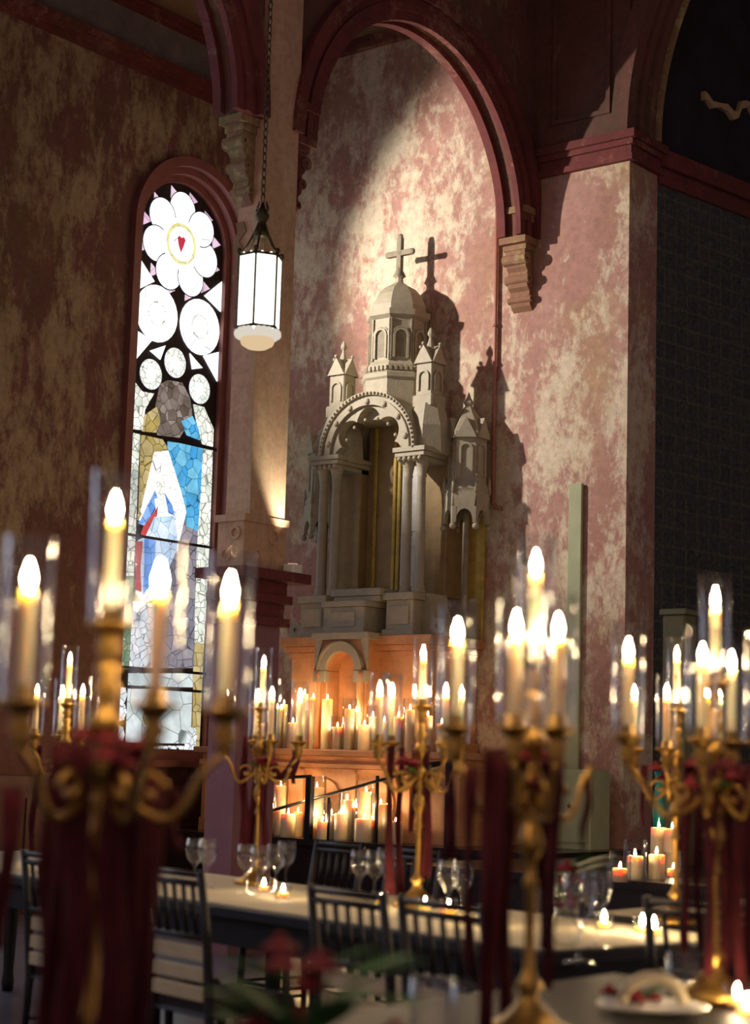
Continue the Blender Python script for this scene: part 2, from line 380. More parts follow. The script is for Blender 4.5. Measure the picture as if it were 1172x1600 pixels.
for za,zb_,(p,q) in ((0,0,((200,675),(334,699))),(0,0,((194,1047),(304,1047))),(0,0,((194,1075),(304,1077))),(0,0,((206,845),(326,846)))):
    a,b=at(*p,0,GX+.02),at(*q,0,GX+.02); z=(a.z+b.z)/2; mb.box(GX+.006,GX+.024,WC-.585,WC+.585,z-.012,z+.012)
struct('saddle_bars',mb,M['lead'],win)

def more_window(n,yc):                             # its neighbours along the aisle, in pale leaded glass
    w_=bpy.data.objects.new('window_%d'%n,None); C.objects.link(w_); w_['kind']='structure'
    mb=MB()
    for r0,r1,w0 in ((.70,.79,XW+.06),(.575,.71,XW-.06)):
        mb.ring(yc,WZ,r0,r1,0,PI,w0,XW-.30,YX,30)
        for sg in (-1,1):
            u0,u1=sorted((yc+sg*r0,yc+sg*r1)); mb.box(XW-.30,w0,u0,u1,WB-.12,WZ)
    mb.box(XW-.3,XW+.1,yc-.8,yc+.8,WB-.16,WB); struct('window_frame',mb,M['frame'],w_)
    mb=MB(); mb.prism([(yc-.58,WB),(yc+.58,WB)]+[(yc+.58*math.cos(PI*i/24),WZ+.58*math.sin(PI*i/24)) for i in range(25)],GX-.02,GX,YX)
    struct('stained_glass',mb,S['cool'],w_)
    mb=MB()
    for k in range(7): mb.box(GX,GX+.02,yc-.58,yc+.58,WB+.66*(k+1)-.012,WB+.66*(k+1)+.012)
    mb.box(GX,GX+.02,yc-.012,yc+.012,WB,WZ+.57); struct('saddle_bars',mb,M['lead'],w_)
for n_,yc in ((2,8.1),(3,4.5),(4,.9)): more_window(n_,yc)
# dado, cornice bands on the aisle wall
mb=MB(); mb.box(XW,XW+.05,-.9,YE,0,1.02); mb.box(XW,XW+.1,-.9,YE,1.02,1.12); mb.box(XW,XW+.08,-.9,YE,0,.22)
k=-.8
while k<YE-.3: mb.box(XW+.05,XW+.065,k,k+.34,.3,.94); k+=.45
struct('baseboard_left',mb,M['dado'])
def band(name,z0,z1,out,mat,u0=-.9,u1=YE,steps=3):
    mb=MB()
    for i in range(steps):
        zz0=z0+(z1-z0)*i/steps; zz1=z0+(z1-z0)*(i+1)/steps; mb.box(XW-.02,XW+out*(1+i)/steps,u0,u1,zz0,zz1)
    return struct(name,mb,mat)
band('trim_1',7.50,7.66,.12,M['red']); band('trim_2',7.66,8.03,.03,M['frieze'],steps=1); band('trim_3',8.03,8.15,.12,M['red'])
mb=MB(); mb.box(XW-.01,XW+.012,-.9,YE,8.15,TOP); struct('trim_4',mb,M['cream_wall'])
# end wall behind the altar, and the pier front to the right of the arcade
mb=MB(); mb.box(XW-.4,-7.44,YE,YE+.47,0,6.5); mb.box(XW-.4,-7.44,YE,YE+.47,6.5,TOP); struct('wall_back',mb,M['end'])
mb=MB(); mb.box(XW,XB,YE-.07,YE,8.04,8.16); struct('trim_5',mb,M['red'])
mb=MB(); mb.box(XW,XB,YE-.012,YE,8.16,TOP); struct('trim_6',mb,M['cream_wall'])
mb=MB(); mb.box(XA,-7.44,YE-.015,YE,6.64,TOP); struct('trim_7',mb,M['upper'])
mb=MB()
for z0,z1,o in ((6.40,6.45,.05),(6.45,6.53,.03),(6.53,6.58,.06),(6.58,6.65,.09)):
    mb.box(XA,-7.44+o,YE-o,YE+.5,z0,z1)
struct('trim_8',mb,M['red'])
# raised plaster panel on the upper pier
mb=MB()
for (a,b,c,d) in ((-8.2,-7.62,8.6,8.64),(-8.2,-7.62,6.85,6.89),(-8.2,-8.16,6.89,8.6),(-7.66,-7.62,6.89,8.6)): mb.box(a,b,YE-.04,YE-.014,c,d)
struct('trim_9',mb,M['upper'])
# chancel arch springing from the pier, and the chancel side wall beyond
mb=MB(); CR=3.0; CX=-7.44+CR
for r0,r1,w0,w1 in ((CR,CR+.16,YE-.05,YE+.1),(CR-.03,CR+.06,YE+.1,YE+.2),(CR-.07,CR+.05,YE+.2,YE+.3)):
    mb.ring(CX,6.65,r0,r1,PI,PI*.5,w0,w1,IDN,40)
struct('trim_10',mb,M['upper'])
mb=MB(); mb.ring(CX,6.65,CR-.1,CR-.04,PI,PI*.5,YE+.3,YE+.36,IDN,40); struct('trim_11',mb,M['capital'])
mb=MB()
pts=[(CX+CR*math.cos(PI-PI*.5*i/30),6.65+CR*math.sin(PI-PI*.5*i/30)) for i in range(31)]
for i in range(30):
    p,q=pts[i],pts[i+1]; mb.prism([p,q,(q[0],TOP),(p[0],TOP)],YE,YE+.47,IDN)
mb.box(CX,-1.4,YE,YE+.47,9.65,TOP); struct('wall_chancel_arch',mb,M['upper'])
cw=lambda u,w,z: (-7.44+.148*u+w, YE+.47+u, z)     # chancel side wall, slightly splayed
mb=MB(); mb.prism([(0,0),(4.2,0),(4.2,6.33),(0,6.33)],-.12,0,cw); struct('wall_chancel_side',mb,M['grid'])
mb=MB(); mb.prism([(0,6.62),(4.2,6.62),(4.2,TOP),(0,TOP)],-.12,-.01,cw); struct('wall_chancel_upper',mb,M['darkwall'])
mb=MB()
for z0,z1,o in ((6.33,6.40,.03),(6.40,6.48,.015),(6.48,6.63,.07)): mb.prism([(0,z0),(4.2,z0),(4.2,z1),(0,z1)],-.1,o,cw)
struct('trim_12',mb,M['red'])
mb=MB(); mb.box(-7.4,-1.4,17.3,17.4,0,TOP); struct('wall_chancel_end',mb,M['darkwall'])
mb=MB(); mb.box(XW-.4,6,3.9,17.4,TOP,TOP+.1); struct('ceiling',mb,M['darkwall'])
mb=MB(); rr=random.Random(3)                       # torn edge of a fallen plaster patch, high on the chancel wall
e=[]
for px,py in ((1097,141),(1103,149),(1110,158),(1121,163),(1133,165),(1143,171),(1150,171),(1155,162),(1162,156),(1167,158),(1172,170),(1180,176)):
    d=ray(px,py); t=(-7.44-.148*(YE+.47))/(d.x-.148*d.y); p=CAMP+d*t; e.append((p.y-YE-.47,p.z+rr.uniform(-.025,.03)))
low=[(u,z-.03-.06*rr.random()) for u,z in e]
for i in range(len(e)-1): mb.prism([low[i],low[i+1],e[i+1],e[i]],-.012,.03,cw)
struct('trim_13',mb,M['cream_wall'])

# arcade: slim pier, two round arches with moulded faces, corbels
PY0,PY1=9.14,9.51
mb=MB(); 
for (u0,u1,uc) in ((PY0+.18,YE,11.1),(4.2,PY0+.18,7.5)):
    mb.archwall(u0,u1,5.86,TOP,uc,1.42,5.86,5.86,XA,XB,YX,36)
struct('wall_arcade',mb,M['upper'])
def archmould(name,uc):
    mb=MB()
    for r0,r1,w0,w1 in ((1.36,1.44,XA-.02,XA+.03),(1.44,1.50,XA-.02,XA+.05),(1.50,1.56,XA-.02,XA+.03),(1.56,1.66,XA-.02,XA+.08),(1.37,1.43,XB+.02,XB+.1)):
        mb.ring(uc,5.86,r0,r1,0,PI,w0,w1,YX,48)
    return struct(name,mb,M['red'])
archmould('trim_14',11.1); archmould('trim_15',7.5)
mb=MB(); mb.box(XB+.06,XA+.045,PY0,PY1,2.98,TOP); struct('pillar',mb,M['pier'])
mb=MB(); mb.box(XB+.02,XA+.03,PY0-.03,PY1+.03,2.62,2.98)
for sg in (0,1):                                   # carved panel of the pier foot: scrolls on both seen faces
    for i in range(2):
        zc=2.72+.15*i
        if sg==0: mb.ring(PY0+.1+.17*i,zc,.035,.06,0,2*PI,XA+.03,XA+.045,YX,14)
        else: mb.ring(-8.53+.08*i,zc,.03,.05,0,2*PI,PY0-.045,PY0-.03,IDN,14)
mb.box(XB,XA+.05,PY0-.05,PY1+.05,2.95,3.0)
struct('pillar_base',mb,M['pier'])
mb=MB()
for z0,z1,o in ((2.55,2.62,.17),(2.46,2.55,.05),(2.40,2.46,.08),(2.30,2.40,.04),(2.24,2.30,.07)): mb.box(XB-o*.3,XA+o,PY0-o,PY1+o,z0,z1)
struct('trim_16',mb,M['red'])
M['mauve']=plain('mauve_plinth',srgb(150,106,112),.7,0,.12,5)
mb=MB(); mb.box(XB,XA+.02,PY0-.02,PY1+.02,0,2.24); struct('pillar_plinth',mb,M['mauve'])
def corbel(name,uy,sg,mat):                        # arch impost on a tapering scrolled bracket; sg = direction it projects in y
    mb=MB(); x0,x1=XB+.02,XA+(.0 if sg<0 and uy<10 else .05)
    for z0,z1,o in ((6.06,6.12,.22),(6.0,6.06,.18),(5.86,6.0,.15),(5.80,5.86,.2),(5.75,5.80,.15)):
        y0,y1=sorted((uy,uy+sg*o)); mb.box(x0-(o-.2)*.3,x1+(o-.2)*.5,y0,y1,z0,z1)
    prof=[(0,5.75),(.14,5.75),(.15,5.67),(.12,5.60),(.09,5.57),(.11,5.50),(.09,5.43),(.055,5.40),(.065,5.33),(.04,5.27),(.0,5.23)]
    mb.prism([(uy+sg*a,b) for a,b in prof],x0+.03,x1-.04,YX)
    for i,(zz,rr_) in enumerate(((5.67,.05),(5.50,.04),(5.33,.03))): mb.ring(uy+sg*(.125-.04*i),zz,.012,rr_,0,2*PI,x0+.01,x1-.02,YX,14)
    return struct(name,mb,mat)
corbel('trim_17',YE,-1,M['capital']); corbel('trim_18',PY1,1,M['red']); corbel('trim_19',PY0,-1,M['capital'])
# ragged strip of old stencilling down the pier edge under the corbel
mb=MB(); e=[]
for i in range(12): e.append((XB+.05+.02*math.sin(i*1.9),5.12-.07*i))
for i in range(11): mb.prism([(e[i][0],e[i][1]),(e[i][0]+.07+.03*math.sin(i*2.7),e[i][1]),(e[i+1][0]+.07+.03*math.sin((i+1)*2.7),e[i+1][1]),e[i+1]],PY0-.012,PY0,IDN)
struct('trim_20',mb,M['capital'])
# altar platform and nave step
mb=MB(); mb.box(XW,-7.3,11.22,YE,0,PZ-.05); mb.box(XW,-7.27,11.18,YE,PZ-.05,PZ)
mb.box(-7.3,-1.5,9.62,17.3,0,PZ-.08); mb.box(-7.34,-1.5,9.58,17.3,PZ-.08,PZ-.03); struct('floor_platform',mb,M['platform'])

# ------------------------------------------------------------------ altar
AX=-9.66
alt=thing('altar','tall carved pale stone altar with domed canopy and cross in the arched recess','altar',(AX,YE,PZ))
def az(z): return z-PZ
def abox(mb,x0,x1,d0,d1,z0,z1): return mb.bbox(x0,x1,-d1,-d0,az(z0),az(z1),.006)
mb=MB(); abox(mb,-1.35,1.38,.02,1.08,.69,1.34)
for z0,z1,o in ((.69,.8,.04),(1.22,1.26,.02),(1.26,1.30,.05),(1.30,1.36,.03),(1.36,1.41,.09)): abox(mb,-1.35-o,1.38+o,.02,1.08+o,z0,z1)
for i in range(5):
    xc=-1.1+.56*i; mb.ring(xc,az(1.0),.13,.17,0,PI,-1.11,-1.07,IDN,16)
    for sg in (-1,1): mb.box(xc+sg*.15-.02,xc+sg*.15+.02,-1.11,-1.07,az(.82),az(1.0))
    mb.box(xc-.26,xc-.22,-1.12,-1.07,az(.8),az(1.24))
mb.build('altar_table',M['altar_paint'],alt)
mb=MB(); abox(mb,-.72,.78,.02,.72,1.41,2.28)
for z0,z1,o in ((1.41,1.5,.03),(2.2,2.25,.02),(2.25,2.3,.05),(2.3,2.38,.08)): abox(mb,-.72-o,.78+o,.02,.72+o,z0,z1)
mb.build('retable',M['altar_paint'],alt)
tab=MB(); T0=.9                                    # tabernacle block with deep round-headed niche
abox(tab,-.26,-.16,.7,T0,1.41,2.08); abox(tab,.16,.26,.7,T0,1.41,2.08)
poly=[(-.26,az(2.08))]+[(.16*math.cos(PI-PI*i/16),az(2.08)+.16*math.sin(PI-PI*i/16)) for i in range(17)]+[(.26,az(2.08)),(.26,az(2.36)),(-.26,az(2.36))]
tab.prism([p for p in poly],-T0,-.7,IDN)
abox(tab,-.2,.2,.68,.735,1.41,2.3)
for sg in (-1,1):
    tab.lathe([(.03,0),(.03,.05),(.022,.07),(.022,.58),(.032,.62),(.032,.67)],12,(sg*.235,-T0-.02,az(1.41)))
tab.build('tabernacle',M['altar_paint'],alt)
mb=MB(); mb.ring(0,az(2.08),.16,.225,0,PI,-T0-.035,-T0,IDN,24); mb.ring(0,az(2.08),.225,.245,0,PI,-T0-.05,-T0,IDN,24)
abox(mb,-.29,-.15,T0-.02,T0+.04,1.98,2.08); abox(mb,.15,.29,T0-.02,T0+.04,1.98,2.08)
for sg in (-1,1): mb.prism([(sg*.29,az(2.08)),(sg*.29,az(2.36)),(sg*.2,az(2.36)),(sg*.25,az(2.2))],-T0-.02,-T0,IDN)
abox(mb,-.31,.31,.6,T0+.05,2.34,2.40); abox(mb,-.22,.22,.58,T0,2.40,2.62); abox(mb,-.24,.24,.58,T0+.02,2.62,2.67)
abox(mb,-.13,.13,T0,T0+.012,2.45,2.58)
mb.build('tabernacle_front',M['stone'],alt)
mb=MB(); abox(mb,-.2,.3,.3,.8,2.67,2.72); abox(mb,-.22,.32,.28,.82,2.72,2.78); mb.build('exposition_step',M['stone'],alt)
for sg in (-1,1):
    mb=MB()
    x0,x1=sorted((sg*.33,sg*.62)); abox(mb,x0,x1,.3,.74,2.38,2.68); abox(mb,x0-.02,x1+.02,.3,.77,2.68,2.74); abox(mb,x0-.02,x1+.02,.3,.77,2.38,2.43)
    x0,x1=sorted((sg*.37,sg*.58)); abox(mb,x0,x1,.74,.752,2.47,2.63)
    # side scroll
    mb.prism([(sg*.62,az(2.38)),(sg*.86,az(2.38)),(sg*.84,az(2.46)),(sg*.75,az(2.52)),(sg*.7,az(2.62)),(sg*.68,az(2.74)),(sg*.62,az(2.74))],-.6,-.35,IDN)
    mb.ring(sg*.78,az(2.46),.02,.07,0,2*PI,-.62,-.33,IDN,16)
    mb.build('column_pedestal',M['stone'],alt)
colm=MB().lathe([(.058,0),(.058,.03),(.048,.045),(.054,.06),(.042,.08),(.042,.5),(.047,.51),(.047,.54),(.041,.55),(.036,1.0),(.044,1.02),(.038,1.03),(.05,1.1),(.062,1.14),(.062,1.16)],16).mesh('column',M['stone'])
for sg in (-1,1):
    for xo in (.4,.545): child(colm,'column',alt,(sg*xo,-.57,az(2.74)))
for sg in (-1,1):
    mb=MB()
    for z0,z1,o in ((3.88,3.92,.0),(3.92,3.96,.025),(3.96,4.0,.04)):
        x0,x1=sorted((sg*.34,sg*.61)); abox(mb,x0-o,x1+o,.12,.64+o,z0,z1)
    for i in range(5): mb.sphere((sg*(.36+.055*i),-.65,az(3.90)),.022,8,5)
    mb.build('entablature',M['stone'],alt)
AC=4.0                                             # canopy arch: beaded front ring, cusped inner edge, barrel hood behind
mb=MB()
cusp=lambda a: .30+.095*abs(math.cos(3.5*(a-PI/2)))**.8
mb.ring(0,az(AC),cusp,.42,0,PI,-.64,-.54,IDN,84)
mb.ring(0,az(AC),.41,.47,0,PI,-.67,-.52,IDN,40); mb.ring(0,az(AC),.46,.505,0,PI,-.65,-.49,IDN,40); mb.ring(0,az(AC),.50,.53,0,PI,-.675,-.48,IDN,40)
for i in range(41):
    a=PI*i/40; mb.sphere((.515*math.cos(a),-.68,az(AC)+.515*math.sin(a)),.013,6,4)
for i in range(7):
    a=PI*(i+.5)/7; mb.sphere((.44*math.cos(a),-.675,az(AC)+.44*math.sin(a)),.028,8,5,(1,.6,1)); mb.sphere((.30*math.cos(PI*(i)/7 if i else .02),-.60,az(AC)+.30*math.sin(PI*i/7)),.018,6,4)
mb.build('canopy_arch',M['stone'],alt)
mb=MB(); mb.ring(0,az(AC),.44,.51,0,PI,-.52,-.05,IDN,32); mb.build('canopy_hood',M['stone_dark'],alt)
# statue niche lining: vertical painted strips, half-dome, grey panel
mb=MB(); abox(mb,-.62,-.34,.05,.3,2.74,4.0); abox(mb,.34,.62,.05,.3,2.74,4.0); abox(mb,-.34,.34,.14,.2,2.74,4.42); mb.build('niche_back',M['niche_brown'],alt)
mb=MB()
for x in (-.26,-.04,.01,.28): abox(mb,x,x+.035,.2,.22,2.78,4.3)
mb.build('niche_gilding',M['niche_gold'],alt)
mb=MB(); abox(mb,.06,.27,.2,.215,2.78,3.95); abox(mb,.07,.25,.215,.228,3.2,3.22); abox(mb,.07,.25,.215,.228,3.34,3.35); mb.build('niche_panel',M['niche_grey'],alt)
# octagonal tower with niches and dome
mb=MB(); tc=(.0,-.26,0)
mb.lathe([(0.308,az(4.3)),(0.308,az(4.66)),(0.323,az(4.68)),(0.323,az(4.72)),(0.285,az(4.74)),(0.285,az(4.80)),(0.269,az(4.82)),(0.254,az(4.84)),(0.254,az(5.22)),(0.293,az(5.25)),(0.300,az(5.30)),(0.254,az(5.31)),(0.254,az(5.36)),(0.239,az(5.40)),(0.208,az(5.47)),(0.154,az(5.53)),(0.085,az(5.57)),(0.039,az(5.60)),(0.035,az(5.64)),(0.054,az(5.66)),(0.015,az(5.70))],8,tc,False,.5)
for k in range(8):
    Mx=Matrix.Translation(Vector((.0,-.26,0)))@Matrix.Rotation(PI/4*k,4,'Z')
    R8=.254*math.cos(PI/8)
    fn=lambda u,w,z: tuple(Mx@Vector((u,-R8-w,z)))
    mb.ring(0,az(5.06),.052,.072,0,PI,-.01,.022,fn,14); mb.ring(0,az(5.06),.078,.088,0,PI,-.01,.014,fn,14)
    for sg in (-1,1):
        mb.prism([(sg*.052,az(4.86)),(sg*.072,az(4.86)),(sg*.072,az(5.06)),(sg*.052,az(5.06))],-.01,.022,fn)
        mb.prism([(sg*.084,az(4.84)),(sg*.097,az(4.84)),(sg*.097,az(5.22)),(sg*.084,az(5.22))],-.01,.016,fn)
    for i in range(5):
        u=-.09+.045*i; mb.prism([(u-.012,az(4.745)),(u+.012,az(4.745)),(u+.012,az(4.785)),(u-.012,az(4.785))],-.0,.05,fn)
tw=mb.build('tower',M['stone'],alt)
mb=MB()
for k in range(8):
    Mx=Matrix.Translation(Vector((.0,-.26,0)))@Matrix.Rotation(PI/4*k,4,'Z'); fn=lambda u,w,z: tuple(Mx@Vector((u,-R8-w,z)))
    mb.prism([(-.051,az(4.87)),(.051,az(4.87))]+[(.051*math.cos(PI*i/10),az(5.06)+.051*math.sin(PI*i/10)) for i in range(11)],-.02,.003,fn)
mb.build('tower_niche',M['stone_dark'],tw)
mb=MB(); mb.lathe([(.06,0),(.035,.05),(.02,.1),(.017,.3)],10,(0,-.36,az(5.66))); 
mb.box(-.024,.024,-.382,-.338,az(5.72),az(6.02)); mb.box(-.135,.135,-.38,-.34,az(5.85),az(5.9))
for x,z in ((-.14,5.875),(.14,5.875),(0,6.03)): mb.sphere((x,-.36,az(z)),.03,8,5,(1,.7,1))
mb.sphere((0,-.36,az(5.875)),.035,8,5,(1,.8,1))
_c=mb.build('cross',M['stone_dark'],alt); _c.location=(.0,.10,0)
def pinn(h0,h1,w):                                 # square gabled pinnacle
    mb=MB(); b=w/2
    mb.bbox(-b*1.25,b*1.25,-b*1.25,b*1.25,h0,h0+.1,.01); mb.bbox(-b,b,-b,b,h0+.1,h1-.22,.008)
    for k in range(4):
        Mx=Matrix.Rotation(PI/2*k,4,'Z'); fn=lambda u,w_,z: tuple(Mx@Vector((u,-b-w_,z)))
        z=h1-.36
        mb.ring(0,z,b*.5,b*.72,0,PI,0,.015,fn,10)
        for sg in (-1,1): mb.prism([(sg*b*.5,h0+.14),(sg*b*.72,h0+.14),(sg*b*.72,z),(sg*b*.5,z)],0,.015,fn)
        mb.prism([(-b*1.15,h1-.24),(b*1.15,h1-.24),(0,h1-.08)],-b*.5,.02,fn)
        mb.sphere(fn(0,.02,h1-.07),.018,6,4)
    mb.lathe([(b*.9,h1-.2),(b*.35,h1-.06),(.012,h1),(.03,h1+.03),(.025,h1+.05),(.008,h1+.09)],8,smooth=False)
    return mb
for sg in (-1,1):
    mb=pinn(az(4.38),az(5.0),.17); mb.lathe([(.22,az(3.95)),(.2,az(4.2)),(.13,az(4.4))],8,smooth=False,ph=.5)
    p=mb.build('pinnacle',M['stone'],alt); p.location=(sg*.49,-.42,0)
# hanging side turrets with canopies
for sg in (-1,1):
    mb=MB(); r=.19
    mb.lathe([(.19,az(3.62)),(.2,az(3.66)),(.18,az(3.7)),(.165,az(3.74)),(.165,az(4.1)),(.19,az(4.12)),(.19,az(4.15)),(.1,az(4.3)),(.03,az(4.4)),(.045,az(4.43)),(.02,az(4.47)),(.004,az(4.52))],6,smooth=False,ph=.5)
    for k in range(6):
        Mx=Matrix.Rotation(PI/3*k+PI/6,4,'Z'); ap=.165*math.cos(PI/6)
        fn=lambda u,w_,z: tuple(Mx@Vector((u,-ap-w_,z)))
        mb.ring(0,az(4.0),.04,.06,0,PI,0,.014,fn,10)
        for s2 in (-1,1): mb.prism([(s2*.04,az(3.76)),(s2*.06,az(3.76)),(s2*.06,az(4.0)),(s2*.04,az(4.0))],0,.014,fn)
        mb.prism([(-.09,az(4.1)),(.09,az(4.1)),(0,az(4.28))],-.06,.03,fn)
        ap2=.19*math.cos(PI/6); fn2=lambda u,w_,z: tuple(Mx@Vector((u,-ap2-w_,z)))
        # open pointed arch of the lower canopy
        arc=[(.07*math.cos(PI-PI*i/10),az(3.38)+.1*math.sin(PI-PI*i/10)) for i in range(11)]
        for i in range(10):
            a,b=arc[i],arc[i+1]; mb.prism([a,b,(b[0]*1.42,az(3.63)),(a[0]*1.42,az(3.63))],-.02,.01,fn2)
        mb.prism([(-.1,az(3.36)),(-.07,az(3.36)),(-.07,az(3.5)),(-.1,az(3.5))],-.02,.012,fn2); mb.prism([(.07,az(3.36)),(.1,az(3.36)),(.1,az(3.5)),(.07,az(3.5))],-.02,.012,fn2)
        a=PI/3*(k+.5); mb.sphere((.195*math.cos(a),.195*math.sin(a),az(3.33)),.03,8,5); mb.lathe([(.02,az(3.62)),(.015,az(3.72)),(.004,az(3.78))],6,(.195*math.cos(a),.195*math.sin(a),0))
    t=mb.build('turret',M['stone'],alt); t.location=(sg*.79-.02,-.22,0)
    mb=MB(); mb.lathe([(.045,az(2.38)),(.03,az(2.45)),(.028,az(3.4)),(.06,az(3.62))],10); c_=mb.build('turret_shaft',M['stone_dark'],alt); c_.location=(sg*.79-.02,-.22,0)
for x0 in (-.84,.62):
    mb=MB(); abox(mb,x0,x0+.22,.01,.05,2.38,3.7); mb.build('back_panel',M['niche_gold'],alt)

# pipe on the end wall
a=at(778,240,1,YE-.03); b=at(770,785,1,YE-.03); c=at(784,795,1,YE-.03)
mb=MB(); mb.tube([a,a.lerp(b,.5),b,b+Vector((.03,0,-.04)),c],.018,8)
for t_ in (.15,.5,.85): p=a.lerp(b,t_); mb.tube([p+Vector((0,0,-.012)),p+Vector((0,0,.012))],.026,8)
tag(mb.build('wall_pipe',M['pipe']),'thin pink painted pipe running down the wall right of the altar','pipe')
# boards and posts on the right
b0=at(878,750,1,12.45)
lb=thing('board','tall narrow pale green board standing against the pier wall','board',(b0.x,12.675,PZ))
mb=MB(); h=b0.z-PZ; mb.bbox(-.065,.065,-.015,.015,0,h,.006); mb.build('plank',M['board'],lb)
mb=MB(); mb.box(-.08,.08,-.1,.015,0,.05); mb.build('foot',M['board'],lb)
p0=at(891,1345,1,12.25)
cb=thing('cabinet','low pale cream cabinet with a small dark star on its door below the green board','cabinet',(p0.x,12.25,PZ))
mb=MB(); mb.bbox(-.18,.18,0,.3,0,.62,.01); mb.build('body',M['board'],cb)
mb=MB(); mb.bbox(-.15,.15,-.02,0,.05,.58,.006); d_=mb.build('door',M['board'],cb)
mb=MB(); st=[((.028 if i%2==0 else .01)*math.cos(PI*i/5+PI/2),.33+(.028 if i%2==0 else .01)*math.sin(PI*i/5+PI/2)) for i in range(10)]
mb.prism(st,-.028,-.02,IDN); mb.build('star_handle',M['iron'],d_)
p0=at(1062,955,1,11.6)
gp=thing('post','square grey green post rising behind the candles beside the chancel opening','post',(p0.x,11.6,PZ-.03))
mb=MB(); h=p0.z-PZ; mb.bbox(-.09,.09,-.09,.09,0,h,.012); mb.build('shaft',M['post'],gp)
mb=MB(); mb.bbox(-.11,.11,-.11,.11,h,h+.04,.01); mb.build('cap',M['post'],gp)
p0=at(1029,1290,1,11.15)
tv=thing('glass_vase','slender teal glass vase standing behind the pillar candles on the dark step','vase',(p0.x,11.15,PZ-.03))
ht=at(1029,1205,1,11.15).z-PZ+.03
mb=MB(); mb.lathe([(.04,0),(.045,.02),(.03,.1),(.036,.25),(.045,ht*.6),(.03,ht*.8),(.024,ht*.92),(.034,ht),(.028,ht),(.02,ht*.9),(.02,.05)],14); mb.build('body',M['teal'],tv)
# handrails on the platform edge
def rail(label,posts,bars,YR,name='handrail'):
    base=at(posts[0][0],posts[0][2],1,YR)
    t=thing(name,label,'handrail',(base.x,YR,PZ)); o=Vector((base.x,YR,PZ))
    for (px,pyt,pyb,w) in posts:
        p=at(px,pyt,1,YR)-o; MB().bbox(p.x-w,p.x+w,-w,w,0,p.z,.004).build('post',M['iron'],t)
    for (p,q) in bars:
        a=at(*p,1,YR)-o; b=at(*q,1,YR)-o; MB().tube([a,b],.014,8).build('rail',M['iron'],t)
rail('black iron handrail with a thick post and a level top bar at the platform edge',[(485,1213,1308,.028),(424,1217,1304,.012)],[((424,1216),(486,1213))],11.27)
rail('black iron handrail with a bar sloping up to the right across the altar candles',[(515,1246,1310,.014),(590,1212,1310,.012),(702,1190,1310,.022)],[((418,1268),(690,1193)),((640,1196),(704,1190))],11.36)

# ------------------------------------------------------------------ hanging lantern
LP=at(404,392,2,4.62) if 0 else dep(405,460,11)
lz=LP.z-.30
lan=thing('hanging_lantern','glowing white six sided lantern hanging on a long chain in front of the pier','lantern',(LP.x,LP.y,lz))
mb=MB(); 
for k in range(6):
    a=PI/3*k; c0=Vector((.135*math.cos(a),.135*math.sin(a),.08)); c1=c0+Vector((0,0,.45)); mb.tube([c0,c1],.007,6)
for z in (.08,.53):
    for k in range(6):
        a,b=PI/3*k,PI/3*(k+1); mb.tube([(.137*math.cos(a),.137*math.sin(a),z),(.137*math.cos(b),.137*math.sin(b),z)],.009,6)
mb.build('frame',M['bronze'],lan)
for k in range(6):
    a,b=PI/3*k+.05,PI/3*(k+1)-.05; r=.13
    mb=MB(); p=Vector((r*math.cos(a),r*math.sin(a),0)); q=Vector((r*math.cos(b),r*math.sin(b),0)); n=((p+q)/2).normalized()*.004
    prof=[(0,.085),(.5,.085),(1,.085),(1,.525),(.75,.545),(.5,.53),(.25,.545),(0,.525)]
    vs=[p.lerp(q,t)+Vector((0,0,z))+n for t,z in prof]+[p.lerp(q,t)+Vector((0,0,z))-n for t,z in prof]
    fs=[tuple(range(8)),tuple(range(15,7,-1))]+[(i,i+8,(i+1)%8+8,(i+1)%8) for i in range(8)]
    mb.add(vs,fs); mb.build('pane',M['lamp'],lan)
mb=MB()
for k in range(6):
    a=PI/3*(k+.5); 
    for j in (-1,0,1):
        an=a+j*.28; mb.sphere((.118*math.cos(an),.118*math.sin(an),.05),.028,8,5,(1,1,1.1))
mb.lathe([(.1,.02),(.112,.03),(.112,.055),(.1,.06)],18)
mb.build('scalloped_skirt',M['lampskirt'],lan)
mb=MB(); mb.lathe([(.0,-.045),(.06,-.04),(.095,-.02),(.105,.0),(.1,.02)],20); mb.build('bowl',M['lampbowl'],lan)
mb=MB(); apex=Vector((0,0,.80))
for k in range(6):
    a=PI/3*k; p=Vector((.135*math.cos(a),.135*math.sin(a),.53)); mb.tube([p,p.lerp(apex,.35)+Vector((0,0,-.03)),p.lerp(apex,.7)+Vector((0,0,-.025)),apex],.008,6)
    mb.sphere(p+Vector((0,0,.025)),.02,6,4)
mb.lathe([(.06,.66),(.045,.7),(.02,.74),(.04,.78),(.045,.8),(.02,.84),(.01,.88)],10)
for k in range(4):
    a=PI/2*k; mb.tube([(0,0,.8),(.05*math.cos(a),.05*math.sin(a),.84),(.03*math.cos(a),.03*math.sin(a),.88)],.006,6)
mb.build('crown',M['bronze'],lan)
mb=MB(); nl=46; L0=.88; step=.052
for i in range(nl):
    z=L0+step*i+.03; Mx=Matrix.Translation((0,0,z))@Matrix.Rotation(PI/2*(i%2),4,'Z')
    path=[(.014*math.cos(2*PI*j/10),0,.034*math.sin(2*PI*j/10)) for j in range(11)]
    mb.tube(path,.0045,5,Mx)
mb.tube([(0,0,L0+step*nl),(0,0,TOP-lz)],.006,6)
mb.build('chain',M['bronze'],lan)

